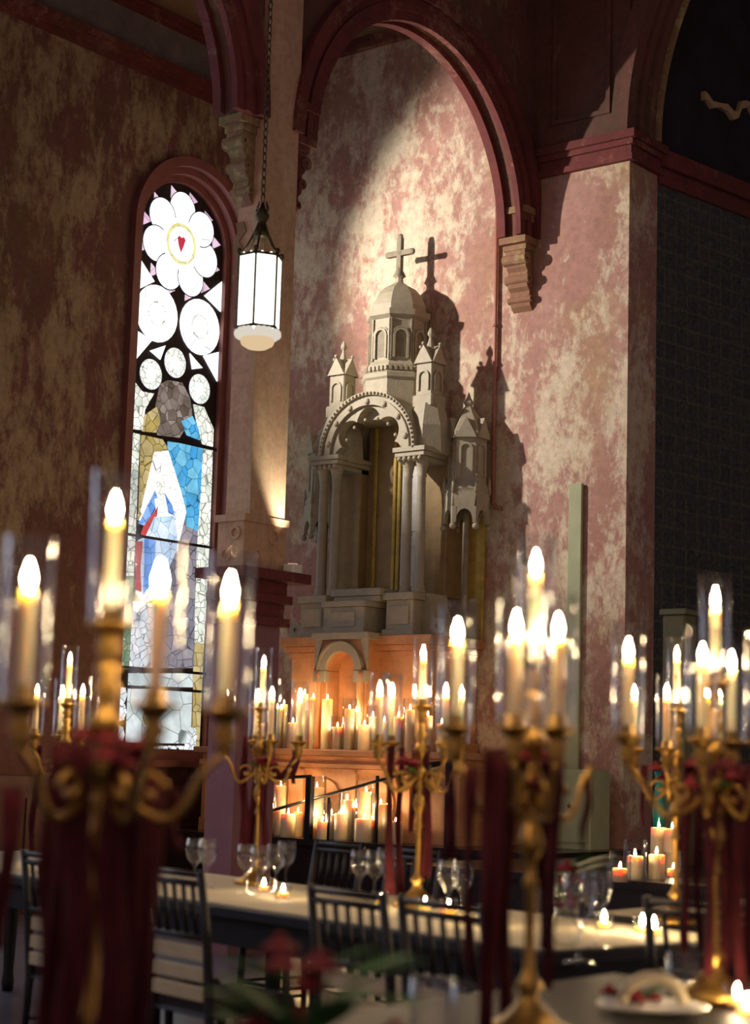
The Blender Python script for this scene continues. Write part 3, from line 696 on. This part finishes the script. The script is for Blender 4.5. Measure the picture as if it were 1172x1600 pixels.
# ------------------------------------------------------------------ candles, glasses
flame_me=MB().lathe([(.0005,0),(.0045,.004),(.0075,.012),(.0085,.02),(.0068,.03),(.0035,.041),(.0004,.052)],12).mesh('flame',M['flame'])
wick_me=MB().tube([(0,0,-.004),(.0005,0,.004),(.001,0,.009)],.0011,6).mesh('wick',M['wick'])
def wax_me(r,h): return MB().lathe([(r*.97,0),(r,.004),(r,h-.006),(r*.93,h-.001),(r*.86,h),(r*.7,h-.004),(.002,h-.006)],18).mesh('wax',M['wax'])
wcache={}
def candle(name,label,loc,r,h,group,fs=1.0):
    t=thing(name,label,'candle',loc,0,group)
    k=(round(r,3),round(h,2))
    if k not in wcache: wcache[k]=wax_me(*k)
    child(wcache[k],'wax',t); child(wick_me,'wick',t,(0,0,k[1]-.004))
    f=child(flame_me,'flame',t,(0,0,k[1]+.001),random.random()*6); f.scale=(fs,fs,fs*random.uniform(.9,1.1)); f['label']='bright warm candle flame'
    return t
def cyl_glass(r,h,name,mat): return MB().lathe([(r*.9,.002),(r,.006),(r,h),(r-.003,h),(r-.003,.008),(r*.85,.006)],24,cap=False).mesh(name,mat)
hur_me=MB().lathe([(.036,0),(.038,.05),(.0385,.15),(.040,.27),(.0375,.27),(.0360,.15),(.0355,.05),(.0335,0)],28,cap=False).mesh('hurricane_glass',M['glass'])
def mlight(name,loc,e,col=(1,.62,.3),r=.03):
    l=bpy.data.lights.new(name,'POINT'); l.energy=e; l.color=col; l.shadow_soft_size=r; o=bpy.data.objects.new(name,l); o.location=loc; C.objects.link(o); return o

# candelabra ---------------------------------------------------------
TH=.76
cup_prof=[(.008,0),(.02,.006),(.012,.018),(.024,.03),(.014,.045),(.026,.06),(.034,.066),(.042,.07),(.042,.074),(.02,.076),(.017,.1),(.0155,.1),(.0155,.078)]
cup_me=MB().lathe(cup_prof,16).mesh('candle_cup',M['brass'])
stem_prof=[(.095,0),(.1,.008),(.095,.02),(.06,.035),(.045,.05),(.025,.07),(.018,.09),(.03,.105),(.018,.12),(.0115,.14),(.0105,.30),(.018,.315),(.011,.33),(.011,.36),(.022,.38),(.028,.40),(.02,.43),(.012,.45),(.024,.47),(.012,.49),(.02,.51),(.03,.53),(.018,.55),(.013,.57),(.026,.60),(.034,.615),(.02,.63),(.014,.65),(.026,.675),(.013,.69),(.022,.71),(.012,.725)]
stem_me=MB().lathe(stem_prof,18).mesh('stem',M['brass'])
def candelabrum(label,px,py,d,arms,who,glass=True,flowers=6):
    top=dep(px,py,d); top.z=1.757
    t=thing('candelabrum',label,'candelabrum',(top.x,top.y,TH),0,'brass candelabra on the tables')
    child(stem_me,'stem',t)
    child(cup_me,'candle_cup',t,(0,0,.715))
    spots=[(0,0,.715+.078,'centre')]
    zc=.60
    for i,(rx,dp,*bare) in enumerate(arms):
        v=R0*rx+FH*dp; r=v.length; n=v/r
        path=[]
        for k in range(19):
            s=k/18
            # S-scroll: drops from the stem, swings out and climbs to the cup
            x=r*(s**1.0)*1.0+.03*math.sin(PI*s)*(1-s); z=.515-.075*math.sin(PI*min(1,s*1.25))+.055*s**3+.015*math.sin(2*PI*s)
            path.append(Vector((n.x*x,n.y*x,z)))
        rr=[.0085-.002*abs(2*k/18-1) for k in range(19)]
        mb=MB().tube(path,rr,8)
        # curl under the arm
        cc=[]
        for k in range(14):
            a=k/13*1.6*PI; q=.034*(1-k/18); c0=r*.38; cc.append(Vector((n.x*(c0+q*math.cos(a)),n.y*(c0+q*math.cos(a)),.50+q*math.sin(a))))
        mb.tube(cc,.006,7); mb.sphere(cc[-1],.011,8,6)
        ar=mb.build('arm',M['brass'],t)
        if bare: continue
        child(cup_me,'candle_cup',ar,(v.x,v.y,path[-1].z-.002))
        spots.append((v.x,v.y,path[-1].z+.076,'arm'))
    base=Vector((top.x,top.y,TH))
    order=sorted(range(len(spots)),key=lambda i:(Vector((spots[i][0],spots[i][1],0)).dot(R0)))
    pos={i:n for n,i in enumerate(order)}
    for i,(x,y,z,kd) in enumerate(spots):
        w='tallest on the stem' if kd=='centre' else ORD[pos[i]]+' from left'
        cl='ivory taper candle, '+w+' of '+who
        candle('taper_candle',cl,base+Vector((x,y,z)),.0118,.178 if kd=='arm' else .185,'lit taper candles in the candelabra',1.0)
        if glass:
            g=bpy.data.objects.new('hurricane_glass',hur_me); C.objects.link(g); g.location=base+Vector((x,y,z-.002))
            tag(g,'clear tube glass round the '+('central' if kd=='centre' else ORD[pos[i]]+' from left')+' candle of '+who,'hurricane glass','clear glasses round the taper candles')
    # a posy of red flowers at the branching
    if flowers:
        fl=thing('flower_posy','dark red blooms tied to '+who,'flowers',base+Vector((0,0,.50)),0,'red posies on the candelabra')
        rd=random.Random(int(px))
        for k in range(flowers):
            a=rd.random()*6.28; r=.03+.05*rd.random(); bloom((r*math.cos(a),r*math.sin(a),.03+.07*rd.random()),.022+.012*rd.random(),rd,fl)
        for k in range(4):
            a=rd.random()*6.28; leaf((.02*math.cos(a),.02*math.sin(a),.02),a,.07,rd,fl)
    return base
def bloom(c,r,rd,parent):
    mb=MB()
    for k in range(7):
        a=2*PI*k/7+rd.random()*.4; Mx=Matrix.Translation(c)@Matrix.Rotation(a,4,'Z')@Matrix.Rotation(.5,4,'Y'); mb.sphere((r*.6,0,0),r*.62,7,5,(1,.85,.32),Mx)
    for k in range(4):
        a=2*PI*k/4+.3; Mx=Matrix.Translation((c[0],c[1],c[2]+r*.3))@Matrix.Rotation(a,4,'Z')@Matrix.Rotation(1.0,4,'Y'); mb.sphere((r*.3,0,0),r*.42,7,5,(1,.8,.35),Mx)
    return mb.build('bloom',M['petal'],parent)
def leaf(c,a,L,rd,parent):
    mb=MB(); tl=.3+rd.random()*.5; n=7
    vs=[];fs=[]
    for i in range(n):
        s=i/(n-1); w=L*.24*math.sin(PI*s)**.8+.0005; x=L*s; z=L*s*tl-.25*L*s*s
        for sg in (-1,0,1): vs.append((x,sg*w,z+(.0 if sg else -.12*w)))
    for i in range(n-1):
        for k in (0,1): fs.append((3*i+k,3*i+k+1,3*i+4+k,3*i+3+k))
    m=len(vs); vs+= [(x,y,z-.0015) for x,y,z in vs]; fs+=[tuple(m+q for q in reversed(f)) for f in fs]
    for i in range(n-1):
        fs+=[(3*i+3,3*i,m+3*i,m+3*i+3),(3*i+2,3*i+5,m+3*i+5,m+3*i+2)]
    mb.add(vs,fs,True,Matrix.Translation(c)@Matrix.Rotation(a,4,'Z')); return mb.build('leaf',M['leaf'],parent)

rib_n=[0]
def ribbon(px,py0,py1,d,w,label,ph=None,sway=.012):
    rib_n[0]+=1; rd=random.Random(rib_n[0]*13); ph=rd.random()*6
    a=dep(px,py0,d); z1=dep(px,py1,d).z; z1=max(z1,.775); L=a.z-z1; n=max(8,int(L/.05)); m=5
    yaw=YAW+rd.uniform(-.5,.5); ux=Vector((math.cos(yaw),math.sin(yaw),0)); uy=Vector((-math.sin(yaw),math.cos(yaw),0))
    vs=[];fs=[]
    for i in range(n+1):
        s=i/n
        for j in range(m):
            q=j/(m-1)-.5
            p=ux*(w*q*(.75+.25*math.sin(3*s+ph))+sway*math.sin(4*s+ph)*s)+uy*(.35*w*q*math.sin(7*s+ph)+.012*math.sin(9*s+ph+q*5)+ .01*math.cos(q*9)); vs.append((p.x,p.y,-L*s))
    for i in range(n):
        for j in range(m-1): fs.append((i*m+j,i*m+j+1,i*m+m+j+1,i*m+m+j))
    k=len(vs); t=uy*.003; vs+=[(x+t.x,y+t.y,z) for x,y,z in vs]; fs+=[tuple(k+q for q in reversed(f)) for f in fs]
    for i in range(n): fs+=[(i*m,i*m+m,k+i*m+m,k+i*m),(i*m+m-1,k+i*m+m-1,k+i*m+2*m-1,i*m+2*m-1)]
    for j in range(m-1): fs+=[(j+1,j,k+j,k+j+1),(n*m+j,n*m+j+1,k+n*m+j+1,k+n*m+j)]
    mb=MB(); mb.add(vs,fs,True); o=mb.build('velvet_ribbon',M['velvet']); o.location=a
    return tag(o,label,'ribbon','dark red velvet ribbons hanging from the candelabra')
def ribbons(lst,d,who):
    lst=sorted(lst,key=lambda q:q[0])
    for i,(px,y0,y1,w,dd) in enumerate(lst):
        ribbon(px,y0,y1,d+dd,w,'dark red velvet ribbon, '+ORD[i]+' from left hanging under '+who)

W1='the big left candelabrum'; W2='the candelabrum right of centre'; W3='the right edge candelabrum'
W4='the middle table candelabrum'; W5='the candelabrum left of the altar'; W6='the candelabrum hidden at far left'; W7='the rear right candelabrum'
candelabrum('tall brass candelabrum with red ribbons, nearest and largest, in front of the stained window',180,800,3.2,[(-.108,-.2),(.112,-.22),(.215,-.05),(-.02,.17,0)],W1,True,9)
candelabrum('brass candelabrum with three lit side branches in front of the pier wall, right of centre',838,870,3.9,[(-.165,.04),(-.05,-.12),(.035,-.15),(.14,.1,0)],W2,True,8)
candelabrum('brass candelabrum nearest the right edge of the photo, tall flame against the dark grid wall',1118,935,4.6,[(-.25,-.2),(-.06,-.15),(.07,.14),(.095,-.1)],W3,True,6)
candelabrum('small brass candelabrum standing whole on the cream table, seen left of the middle ribbons',662,1010,7.2,[(-.17,-.02),(-.12,.08),(.16,.04),(.09,-.1)],W4,True,5)
candelabrum('small brass candelabrum at the far left end of the cream table, below the pier',413,1020,8.2,[(.05,-.13),(-.03,.13),(.17,.02),(-.16,.03)],W5,True,5)
candelabrum('small brass candelabrum in the left distance, mostly hidden behind the biggest one',110,1020,8.5,[(.085,-.1),(-.15,.02),(.16,.09),(-.05,.14)],W6,True,4)
candelabrum('small brass candelabrum on the rear right table, between the pier corner and the right edge',1058,985,6.8,[(-.06,-.14),(.1,-.08),(-.15,.06),(.17,.03)],W7,True,4)

ribbons([(88,1170,1700,.05,.12),(108,1160,1700,.05,0),(128,1160,1700,.06,-.1),(150,1175,1700,.05,.2),(185,1165,1700,.065,-.12),(204,1160,1700,.06,.02),(228,1180,1700,.05,.12),(246,1215,1560,.035,.2),(20,1230,1480,.04,.2),(275,1235,1330,.03,.1)],3.2,W1)
ribbons([(703,1200,1345,.03,0),(738,1200,1520,.032,-.05),(775,1170,1720,.06,-.1),(797,1170,1720,.055,.03),(852,1175,1480,.04,0),(868,1178,1540,.032,-.1),(918,1212,1330,.02,.08)],3.9,W2)
ribbons([(1075,1190,1500,.035,0),(1094,1190,1480,.035,.1),(1112,1195,1560,.03,-.08),(1138,1195,1560,.05,.02),(1156,1195,1560,.05,-.06),(1172,1195,1560,.05,.1)],4.6,W3)
ribbons([(612,1165,1398,.05,.0),(628,1168,1392,.045,.08),(650,1165,1300,.03,.05),(668,1165,1370,.042,-.06)],7.2,W4)
ribbons([(384,1150,1335,.05,0),(402,1150,1345,.055,.1),(418,1152,1345,.05,-.08),(463,1172,1225,.035,0)],8.2,W5)
ribbons([(60,1165,1330,.05,0),(136,1168,1330,.05,.1)],8.5,W6)
ribbons([(1007,1195,1290,.03,0),(1062,1195,1330,.03,.05)],6.8,W7)
sw=MB(); P=[dep(418+46*k/12,1178+34*math.sin(PI*k/12),8.2) for k in range(13)]
q0=P[0].copy(); sw.tube([p-q0 for p in P],[.012+.01*math.sin(PI*k/12) for k in range(13)],8); o=sw.build('velvet_swag',M['velvet']); o.location=q0
tag(o,'looped dark red velvet swag right of the small candelabrum left of the altar','swag')

# altar candles ------------------------------------------------------
def row(lst,z,who,group,name='pillar_candle',jar=()):
    lst=sorted(lst,key=lambda q:q[0])
    for i,(px,y,top,r) in enumerate(lst):
        p=at(px,1150,1,y); ztop=at(px,top,1,y).z
        h=max(.05,ztop-z)
        candle(name,'ivory pillar candle, %s from left %s'%(ORD[i],who),(p.x,y,z),r,h,group,.75)
        if i in jar:
            hh=round(h+.09,2); rr=round(r+.018,3)
            g=bpy.data.objects.new('candle_jar',cyl_glass(rr,hh,'candle_jar',M['glass'])); C.objects.link(g); g.location=(p.x,y,z)
            tag(g,'clear cylinder jar round the pillar candle %s from left %s'%(ORD[i],who),'jar','glass jars on the altar')
row([(432,11.72,1108,.04),(442,11.8,1100,.035),(457,11.66,1130,.045),(474,11.8,1085,.03),(488,11.82,1090,.03),(510,11.68,1092,.045),(527,11.66,1135,.04),(545,11.68,1108,.042),(556,11.74,1112,.04),(569,11.64,1132,.05),(582,11.76,1120,.035),(600,11.66,1128,.04),(622,11.7,1120,.04),(640,11.72,1108,.04),(668,11.7,1118,.04),(690,11.7,1130,.04)],1.41,'on the altar table','candles on the altar table',jar=(0,2,6,7,10,12,13,14))
row([(423,11.42,1262,.04),(442,11.46,1228,.045),(455,11.3,1272,.06),(470,11.5,1268,.045),(492,11.36,1276,.055),(498,11.46,1230,.06),(508,11.3,1284,.04),(522,11.4,1272,.05),(537,11.38,1272,.055),(546,11.46,1250,.055),(560,11.5,1262,.04),(573,11.34,1280,.075),(575,11.46,1238,.065),(598,11.44,1256,.065),(608,11.5,1262,.045),(622,11.36,1284,.06)],PZ,'on the ledge below the altar','candles on the ledge below the altar',jar=(1,5,7,9,12,13))
pr=[(969,1378,1356,.045,10.2),(992,1374,1338,.05,10.35),(1026,1374,1334,.05,10.2),(1029,1359,1292,.055,0),(1050,1362,1296,.055,0),(1052,1370,1358,.04,10.1),(1074,1350,1300,.05,10.8)]
for i,(px,yb,yt,r,y) in enumerate(pr):
    p=at(px,yb,2,PZ-.03); p.y=p.y; h=max(.05,at(px,yt,1,p.y).z-PZ+.03)
    lab=['shortest ivory candle at the left end of the dark step','ivory candle in a clear jar, second from left on the dark step','squat ivory candle in front of the tall pair on the dark step','tall ivory pillar candle, left of the tall pair on the dark step','tall ivory pillar candle, right of the tall pair on the dark step','tiny low candle at the right front of the dark step','tall ivory pillar candle half hidden behind red ribbons on the dark step'][i]
    candle('pillar_candle',lab,(p.x,p.y,PZ-.03),r,h,'candles on the dark step',.8)
    if i in (0,1,5):
        g=bpy.data.objects.new('candle_jar',cyl_glass(r+.02,h+.1,'candle_jar',M['glass'])); C.objects.link(g); g.location=(p.x,p.y,PZ-.03)
        tag(g,['clear jar round the shortest candle on the dark step','clear jar round the second candle from left on the dark step','','','','clear jar round the tiny candle at the right of the dark step'][i],'jar','glass jars on the dark step')

# ------------------------------------------------------------------ tables, chairs, table settings
def table(name,label,cx,cy_,rz,L,Wd,clabel):
    t=thing(name,label,'table',(cx,cy_,0),rz,'long dark banquet tables')
    mb=MB(); mb.bbox(-L/2,L/2,-Wd/2,Wd/2,TH-.045,TH-.004,.008); mb.build('tabletop',M['wood'],t)
    mb=MB(); mb.box(-L/2+.06,L/2-.06,-Wd/2+.06,-Wd/2+.085,TH-.16,TH-.045); mb.box(-L/2+.06,L/2-.06,Wd/2-.085,Wd/2-.06,TH-.16,TH-.045)
    mb.box(-L/2+.06,-L/2+.085,-Wd/2+.085,Wd/2-.085,TH-.16,TH-.045); mb.box(L/2-.085,L/2-.06,-Wd/2+.085,Wd/2-.085,TH-.16,TH-.045); mb.build('apron',M['wood'],t)
    lg=MB().lathe([(.03,0),(.035,.05),(.028,.1),(.04,.5),(.045,.6)],12).mesh('leg',M['wood'])
    for sx in (-1,0,1):
        for s_ in (-1,1): child(lg,'leg',t,(sx*(L/2-.12),s_*(Wd/2-.12),0))
    if not clabel: return t
    mb=MB(); n=40; vs=[]; fs=[]; e=.025
    pr=[(-Wd/2+e,TH-.0035),(-Wd/2+e,TH),(0,TH),(Wd/2-e,TH),(Wd/2-e,TH-.0035)]
    for i in range(n+1):
        x=-L/2+e+(L-2*e)*i/n
        for y,z in pr: vs.append((x,y+.004*math.sin(i*1.3)*(abs(y)>.1),z))
    for i in range(n):
        for k in range(4): fs.append((5*i+k,5*i+k+1,5*i+6+k,5*i+5+k))
        fs.append((5*i+4,5*i,5*i+5,5*i+9))
    fs+=[(4,3,2,1,0),(5*n,5*n+1,5*n+2,5*n+3,5*n+4)]
    mb.add(vs,fs); o=mb.build('tablecloth',M['cloth']); o.location=(cx,cy_,0); o.rotation_euler=(0,0,rz); tag(o,clabel,'tablecloth','cream cloths on the tables')
    return t
A1=-.232
T1c=Vector((-4.47,5.62,0))
def T1L(u,v): return Vector((T1c.x+u*math.cos(A1)-v*math.sin(A1),T1c.y+u*math.sin(A1)+v*math.cos(A1),0))
_m=T1L(-1.1,0)
table('banquet_table','long dark table lying across the picture below the altar',_m.x,_m.y,A1,5.3,1.0,'cream cloth on the long table crossing below the altar')
table('banquet_table','long dark table running through the foreground under the big candelabra',-2.15,2.62,PI/2,3.7,1.0,None)
T4=at(1060,1440,2,TH); table('banquet_table','dark table at right in front of the candle step',T4.x+.05,T4.y+1.02,PI/2,1.9,1.0,'cream cloth on the right rear table')

def make_chair(label):
    t=thing('banquet_chair',label,'chair',(0,0,0),0,'black banquet chairs at the tables')
    mb=MB(); mb.bbox(-.2,.2,-.2,.2,.43,.455,.02); mb.build('seat',M['wood'],t)
    mb=MB(); mb.bbox(-.185,.185,-.185,.185,.455,.495,.02); mb.build('seat_pad',M['seat'],t)
    for sx in (-1,1):
        mb=MB().tube([(sx*.19,-.21,0),(sx*.185,-.19,.44),(sx*.185,-.215,.7),(sx*.18,-.25,.93)],[.014,.018,.016,.014],8); mb.build('back_post',M['wood'],t)
        mb=MB().tube([(sx*.185,.185,0),(sx*.185,.18,.2),(sx*.18,.175,.44)],[.013,.017,.018],8); mb.build('leg',M['wood'],t)
        for z in (.18,.27): MB().tube([(sx*.188,-.2,z),(sx*.185,.18,z)],.008,6).build('stretcher',M['wood'],t)
    for y,z in ((-.2,.22),(.182,.16),(.182,.27)): MB().tube([(-.187,y,z),(.187,y,z)],.008,6).build('stretcher',M['wood'],t)
    for z,y in ((.915,-.247),(.70,-.216),(.885,-.243)): MB().tube([(-.185,y,z),(.185,y,z)],.0115,8).build('back_rail',M['wood'],t)
    for k in range(5):
        x=-.122+.061*k; MB().tube([(x,-.216,.70),(x,-.243,.89)],.0085,6).build('spindle',M['wood'],t)
    for z in (.645,.575,.51):
        y=-.205-.0; s=MB().bbox(-.165,.165,y-.006,y+.006,z-.024,z+.024,.004).build('back_slat',M['slat'],t); s['label']='pale horizontal slat'
    return t
chair0=make_chair('black chair at the front of the long table, directly below the altar')
def put(loc,rz,label,first=False):
    if first: chair0.location=loc; chair0.rotation_euler=(0,0,rz); return chair0
    return dup(chair0,loc,rz,label)
put(T1L(1.17,-.73),A1,'',True)
put(T1L(.17,-.73),A1,'black chair at the front of the long table, right beside the big ribbons')
put(T1L(1.62,-.73),A1,'black chair at the right end of the long table, next to the wide ribbons')
put(T1L(-.30,-.73),A1,'black chair half hidden behind the big left ribbons')
put(T1L(-.76,-.73),A1,'black chair at the far left, left of the big ribbons')
put((-2.66,5.27,0),-.08,'black chair at right below the candle step, between two sets of ribbons')
put(T1L(-1.42,.73),PI+A1,'black chair on the far side of the long table, below the altar handrails')
put(T1L(-.84,.73),PI+A1,'black chair on the far side of the long table, behind the middle candelabrum')
put(T1L(.17,.77),PI+A1,'black chair on the far side of the long table, under the red flowers')

wine_me=MB().lathe([(.036,0),(.036,.003),(.008,.008),(.005,.03),(.005,.08),(.012,.095),(.032,.115),(.041,.145),(.042,.17),(.037,.205),(.0345,.205),(.0395,.17),(.038,.145),(.029,.118),(.002,.1)],20,cap=False).mesh('wine_glass',M['wineglass'])
def wine(px,py,label,z=TH,sc_=1.0):
    q=at(px,py,2,z); o=bpy.data.objects.new('wine_glass',wine_me); C.objects.link(o); o.location=(q.x,q.y,z+.001); o.scale=(sc_,)*3
    tag(o,label,'wine glass','clear wine glasses on the tables')
for i,(px,py) in enumerate(((384,1398),(405,1402),(430,1396),(446,1388),(562,1408),(585,1410),(602,1404),(700,1432),(722,1436))): wine(px,py,'clear wine glass, %s from left on the long table'%ORD[i])
for i,(px,py) in enumerate(((303,1385),(322,1388))): wine(px,py,'clear wine glass, %s from left at the left end of the long table'%ORD[i])
for i,(px,py) in enumerate(((846,1484),(905,1506),(930,1482))): wine(px,py,['clear wine glass left of the red flowers at the right table end','large clear wine glass below the red flowers at the right table end','clear wine glass right of the red flowers at the right table end'][i],TH,1.25)
vo_me=MB().lathe([(.026,.0),(.03,.004),(.034,.06),(.031,.06),(.027,.006)],18,cap=False).mesh('cup',M['glass'])
tl_me=MB().lathe([(.024,.006),(.024,.024),(.002,.022)],14).mesh('wax',M['wax'])
def votive(px,py,label,z=TH,fs=.8):
    q=at(px,py,2,z); t=thing('votive_candle',label,'votive candle',(q.x,q.y,z+.001),0,'votive candles on the tables')
    child(vo_me,'glass_cup',t); child(tl_me,'wax',t); f=child(flame_me,'flame',t,(0,0,.024)); f.scale=(fs,fs,fs*.8)
for i,(px,py) in enumerate(((412,1394),(442,1404),(594,1418),(664,1425),(701,1430),(757,1448))): votive(px,py,'small votive candle, %s from left on the long table'%ORD[i])
for i,(px,py) in enumerate(((1004,1458),(1022,1462),(944,1452),(1140,1470))): votive(px,py,['small votive candle seen through the chair back at right','second small votive candle seen through the chair back at right','small votive candle left of the chair at right','small votive candle behind the far right ribbons'][i],TH,1.0)
votive(86,1352,'small votive candle at the far left end of the long table',TH,1.0)
for i,(px,py) in enumerate(((1152,1575),(1168,1592))): votive(px,py,['bright votive candle at the bottom right corner, the left one','bright votive candle at the bottom right corner, the right one'][i])
# foreground things on the near table
def tumbler(px,py,label,s=1.0):
    q=at(px,py,2,TH); o=bpy.data.objects.new('tumbler',cyl_glass(.036*s,.1*s,'tumbler',M['wineglass'])); C.objects.link(o); o.location=(q.x,q.y,TH+.001); tag(o,label,'tumbler','clear tumblers on the near table')
tumbler(1068,1562,'clear tumbler on the near table at the bottom right, beside the pale napkin ring',1.15)
tumbler(672,1622,'clear tumbler cut off by the bottom edge, left of centre of the near table',1.2)
tumbler(735,1618,'clear tumbler cut off by the bottom edge, under the ribbons right of centre',1.1)
q=at(1020,1582,2,TH); t=thing('plate_setting','cream plate with a folded pale napkin at the bottom right of the near table','plate',(q.x,q.y,TH+.001))
MB().lathe([(.06,0),(.09,.004),(.13,.016),(.132,.018),(.09,.008),(.002,.006)],28).build('plate',M['china'],t)
mb=MB(); P=[(.07*math.cos(PI*k/14),0,.02+.06*math.sin(PI*k/14)) for k in range(15)]; mb.tube(P,.014,8); n_=mb.build('napkin',M['cloth'],t); n_.rotation_euler=(0,0,YAW)
q=at(970,1568,2,TH); t=thing('flower_posy','low red blooms lying beside the cream plate at the bottom right','flowers',(q.x,q.y,TH+.001))
rd=random.Random(5)
for k in range(6): bloom((rd.uniform(-.07,.07),rd.uniform(-.05,.05),.02+.02*rd.random()),.024,rd,t)
for k in range(4): leaf((rd.uniform(-.05,.05),0,.01),rd.random()*6,.08,rd,t)
def bouquet(px,py,label,z,R,H,nb,nl,seed,vase=True):
    q=at(px,py,2,z); t=thing('flower_arrangement',label,'flowers',(q.x,q.y,z+.001)); rd=random.Random(seed)
    if vase: MB().lathe([(.03,0),(.045,.02),(.05,.06),(.035,.1),(.04,.12),(.036,.12),(.03,.1)],16).build('bowl',M['wineglass'],t)
    for k in range(nb):
        a=rd.random()*6.28; r=R*rd.random()**.6; h=H*(.45+.55*rd.random()); c=(r*math.cos(a),r*math.sin(a),h)
        bloom(c,.024+.014*rd.random(),rd,t); 
        MB().tube([(0,0,.1),(c[0]*.5,c[1]*.5,h*.6),(c[0],c[1],h-.01)],.0025,5).build('stalk',M['leaf'],t)
    for k in range(nl):
        a=rd.random()*6.28; r=R*.5*rd.random(); leaf((r*math.cos(a),r*math.sin(a),.1+H*.5*rd.random()),a,.09+.06*rd.random(),rd,t)
bouquet(478,1775,'loose arrangement of red blooms and green leaves at the bottom, left of centre',TH,.13,.29,9,16,11)
bouquet(885,1478,'tall sprig of red flowers in a bowl at the right end of the long table',TH,.06,.30,6,8,12)

# ------------------------------------------------------------------ light
w=bpy.data.worlds.new('world'); sc.world=w; w.use_nodes=True
w.node_tree.nodes['Background'].inputs[0].default_value=(.88,.63,.6,1); w.node_tree.nodes['Background'].inputs[1].default_value=.31
def spot(name,loc,tgt,e,ang,blend,r,col):
    l=bpy.data.lights.new(name,'SPOT'); l.energy=e; l.spot_size=ang; l.spot_blend=blend; l.shadow_soft_size=r; l.color=col
    o=bpy.data.objects.new(name,l); o.location=loc; o.rotation_euler=(Vector(tgt)-Vector(loc)).to_track_quat('-Z','Y').to_euler(); C.objects.link(o); return o
spot('aisle_spot',(-11.45,9.45,5.9),(-7.85,12.7,5.5),1000,math.radians(71),.5,.06,(1,.88,.78))
mlight('altar_candle_light',(AX-.1,11.5,1.7),4.5,(1,.55,.22),.012); mlight('altar_candle_light',(AX+.55,11.5,1.7),3.5,(1,.55,.22),.012)
mlight('ledge_candle_light',(AX,11.33,1.0),5,(1,.55,.22),.012); mlight('ledge_candle_light',(AX+.7,11.33,1.0),3,(1,.55,.22),.012)
mlight('step_candle_light',(-5.4,10.1,1.1),6,(1,.55,.22),.012)
mlight('lantern_light',(LP.x,LP.y,lz+.3),4,(1,.9,.75),.1)
ul=thing('uplight','small white uplight shining up the pier from the red ledge of its foot','lamp',(XA+.13,9.52,2.62))
MB().bbox(-.05,.05,-.05,.05,0,.06,.006).build('housing',M['china'],ul)
MB().lathe([(.035,.058),(.035,.066),(.002,.068)],14).build('lens',M['lampbowl'],ul)
spot('uplight_beam',(XA+.17,9.47,2.74),(XA+.05,9.45,5.6),95,math.radians(60),.8,.03,(1,.92,.74))
sc.view_settings.view_transform='Standard'; sc.view_settings.look='None'; sc.view_settings.gamma=1; sc.view_settings.exposure=0
sc.view_settings.use_curve_mapping=False
cy_=sc.cycles; cy_.max_bounces=10; cy_.transparent_max_bounces=40; cy_.diffuse_bounces=4; cy_.glossy_bounces=4; cy_.sample_clamp_indirect=4; cy_.sample_clamp_direct=0
cy_.use_denoising=True; cy_.caustics_reflective=False; cy_.caustics_refractive=False
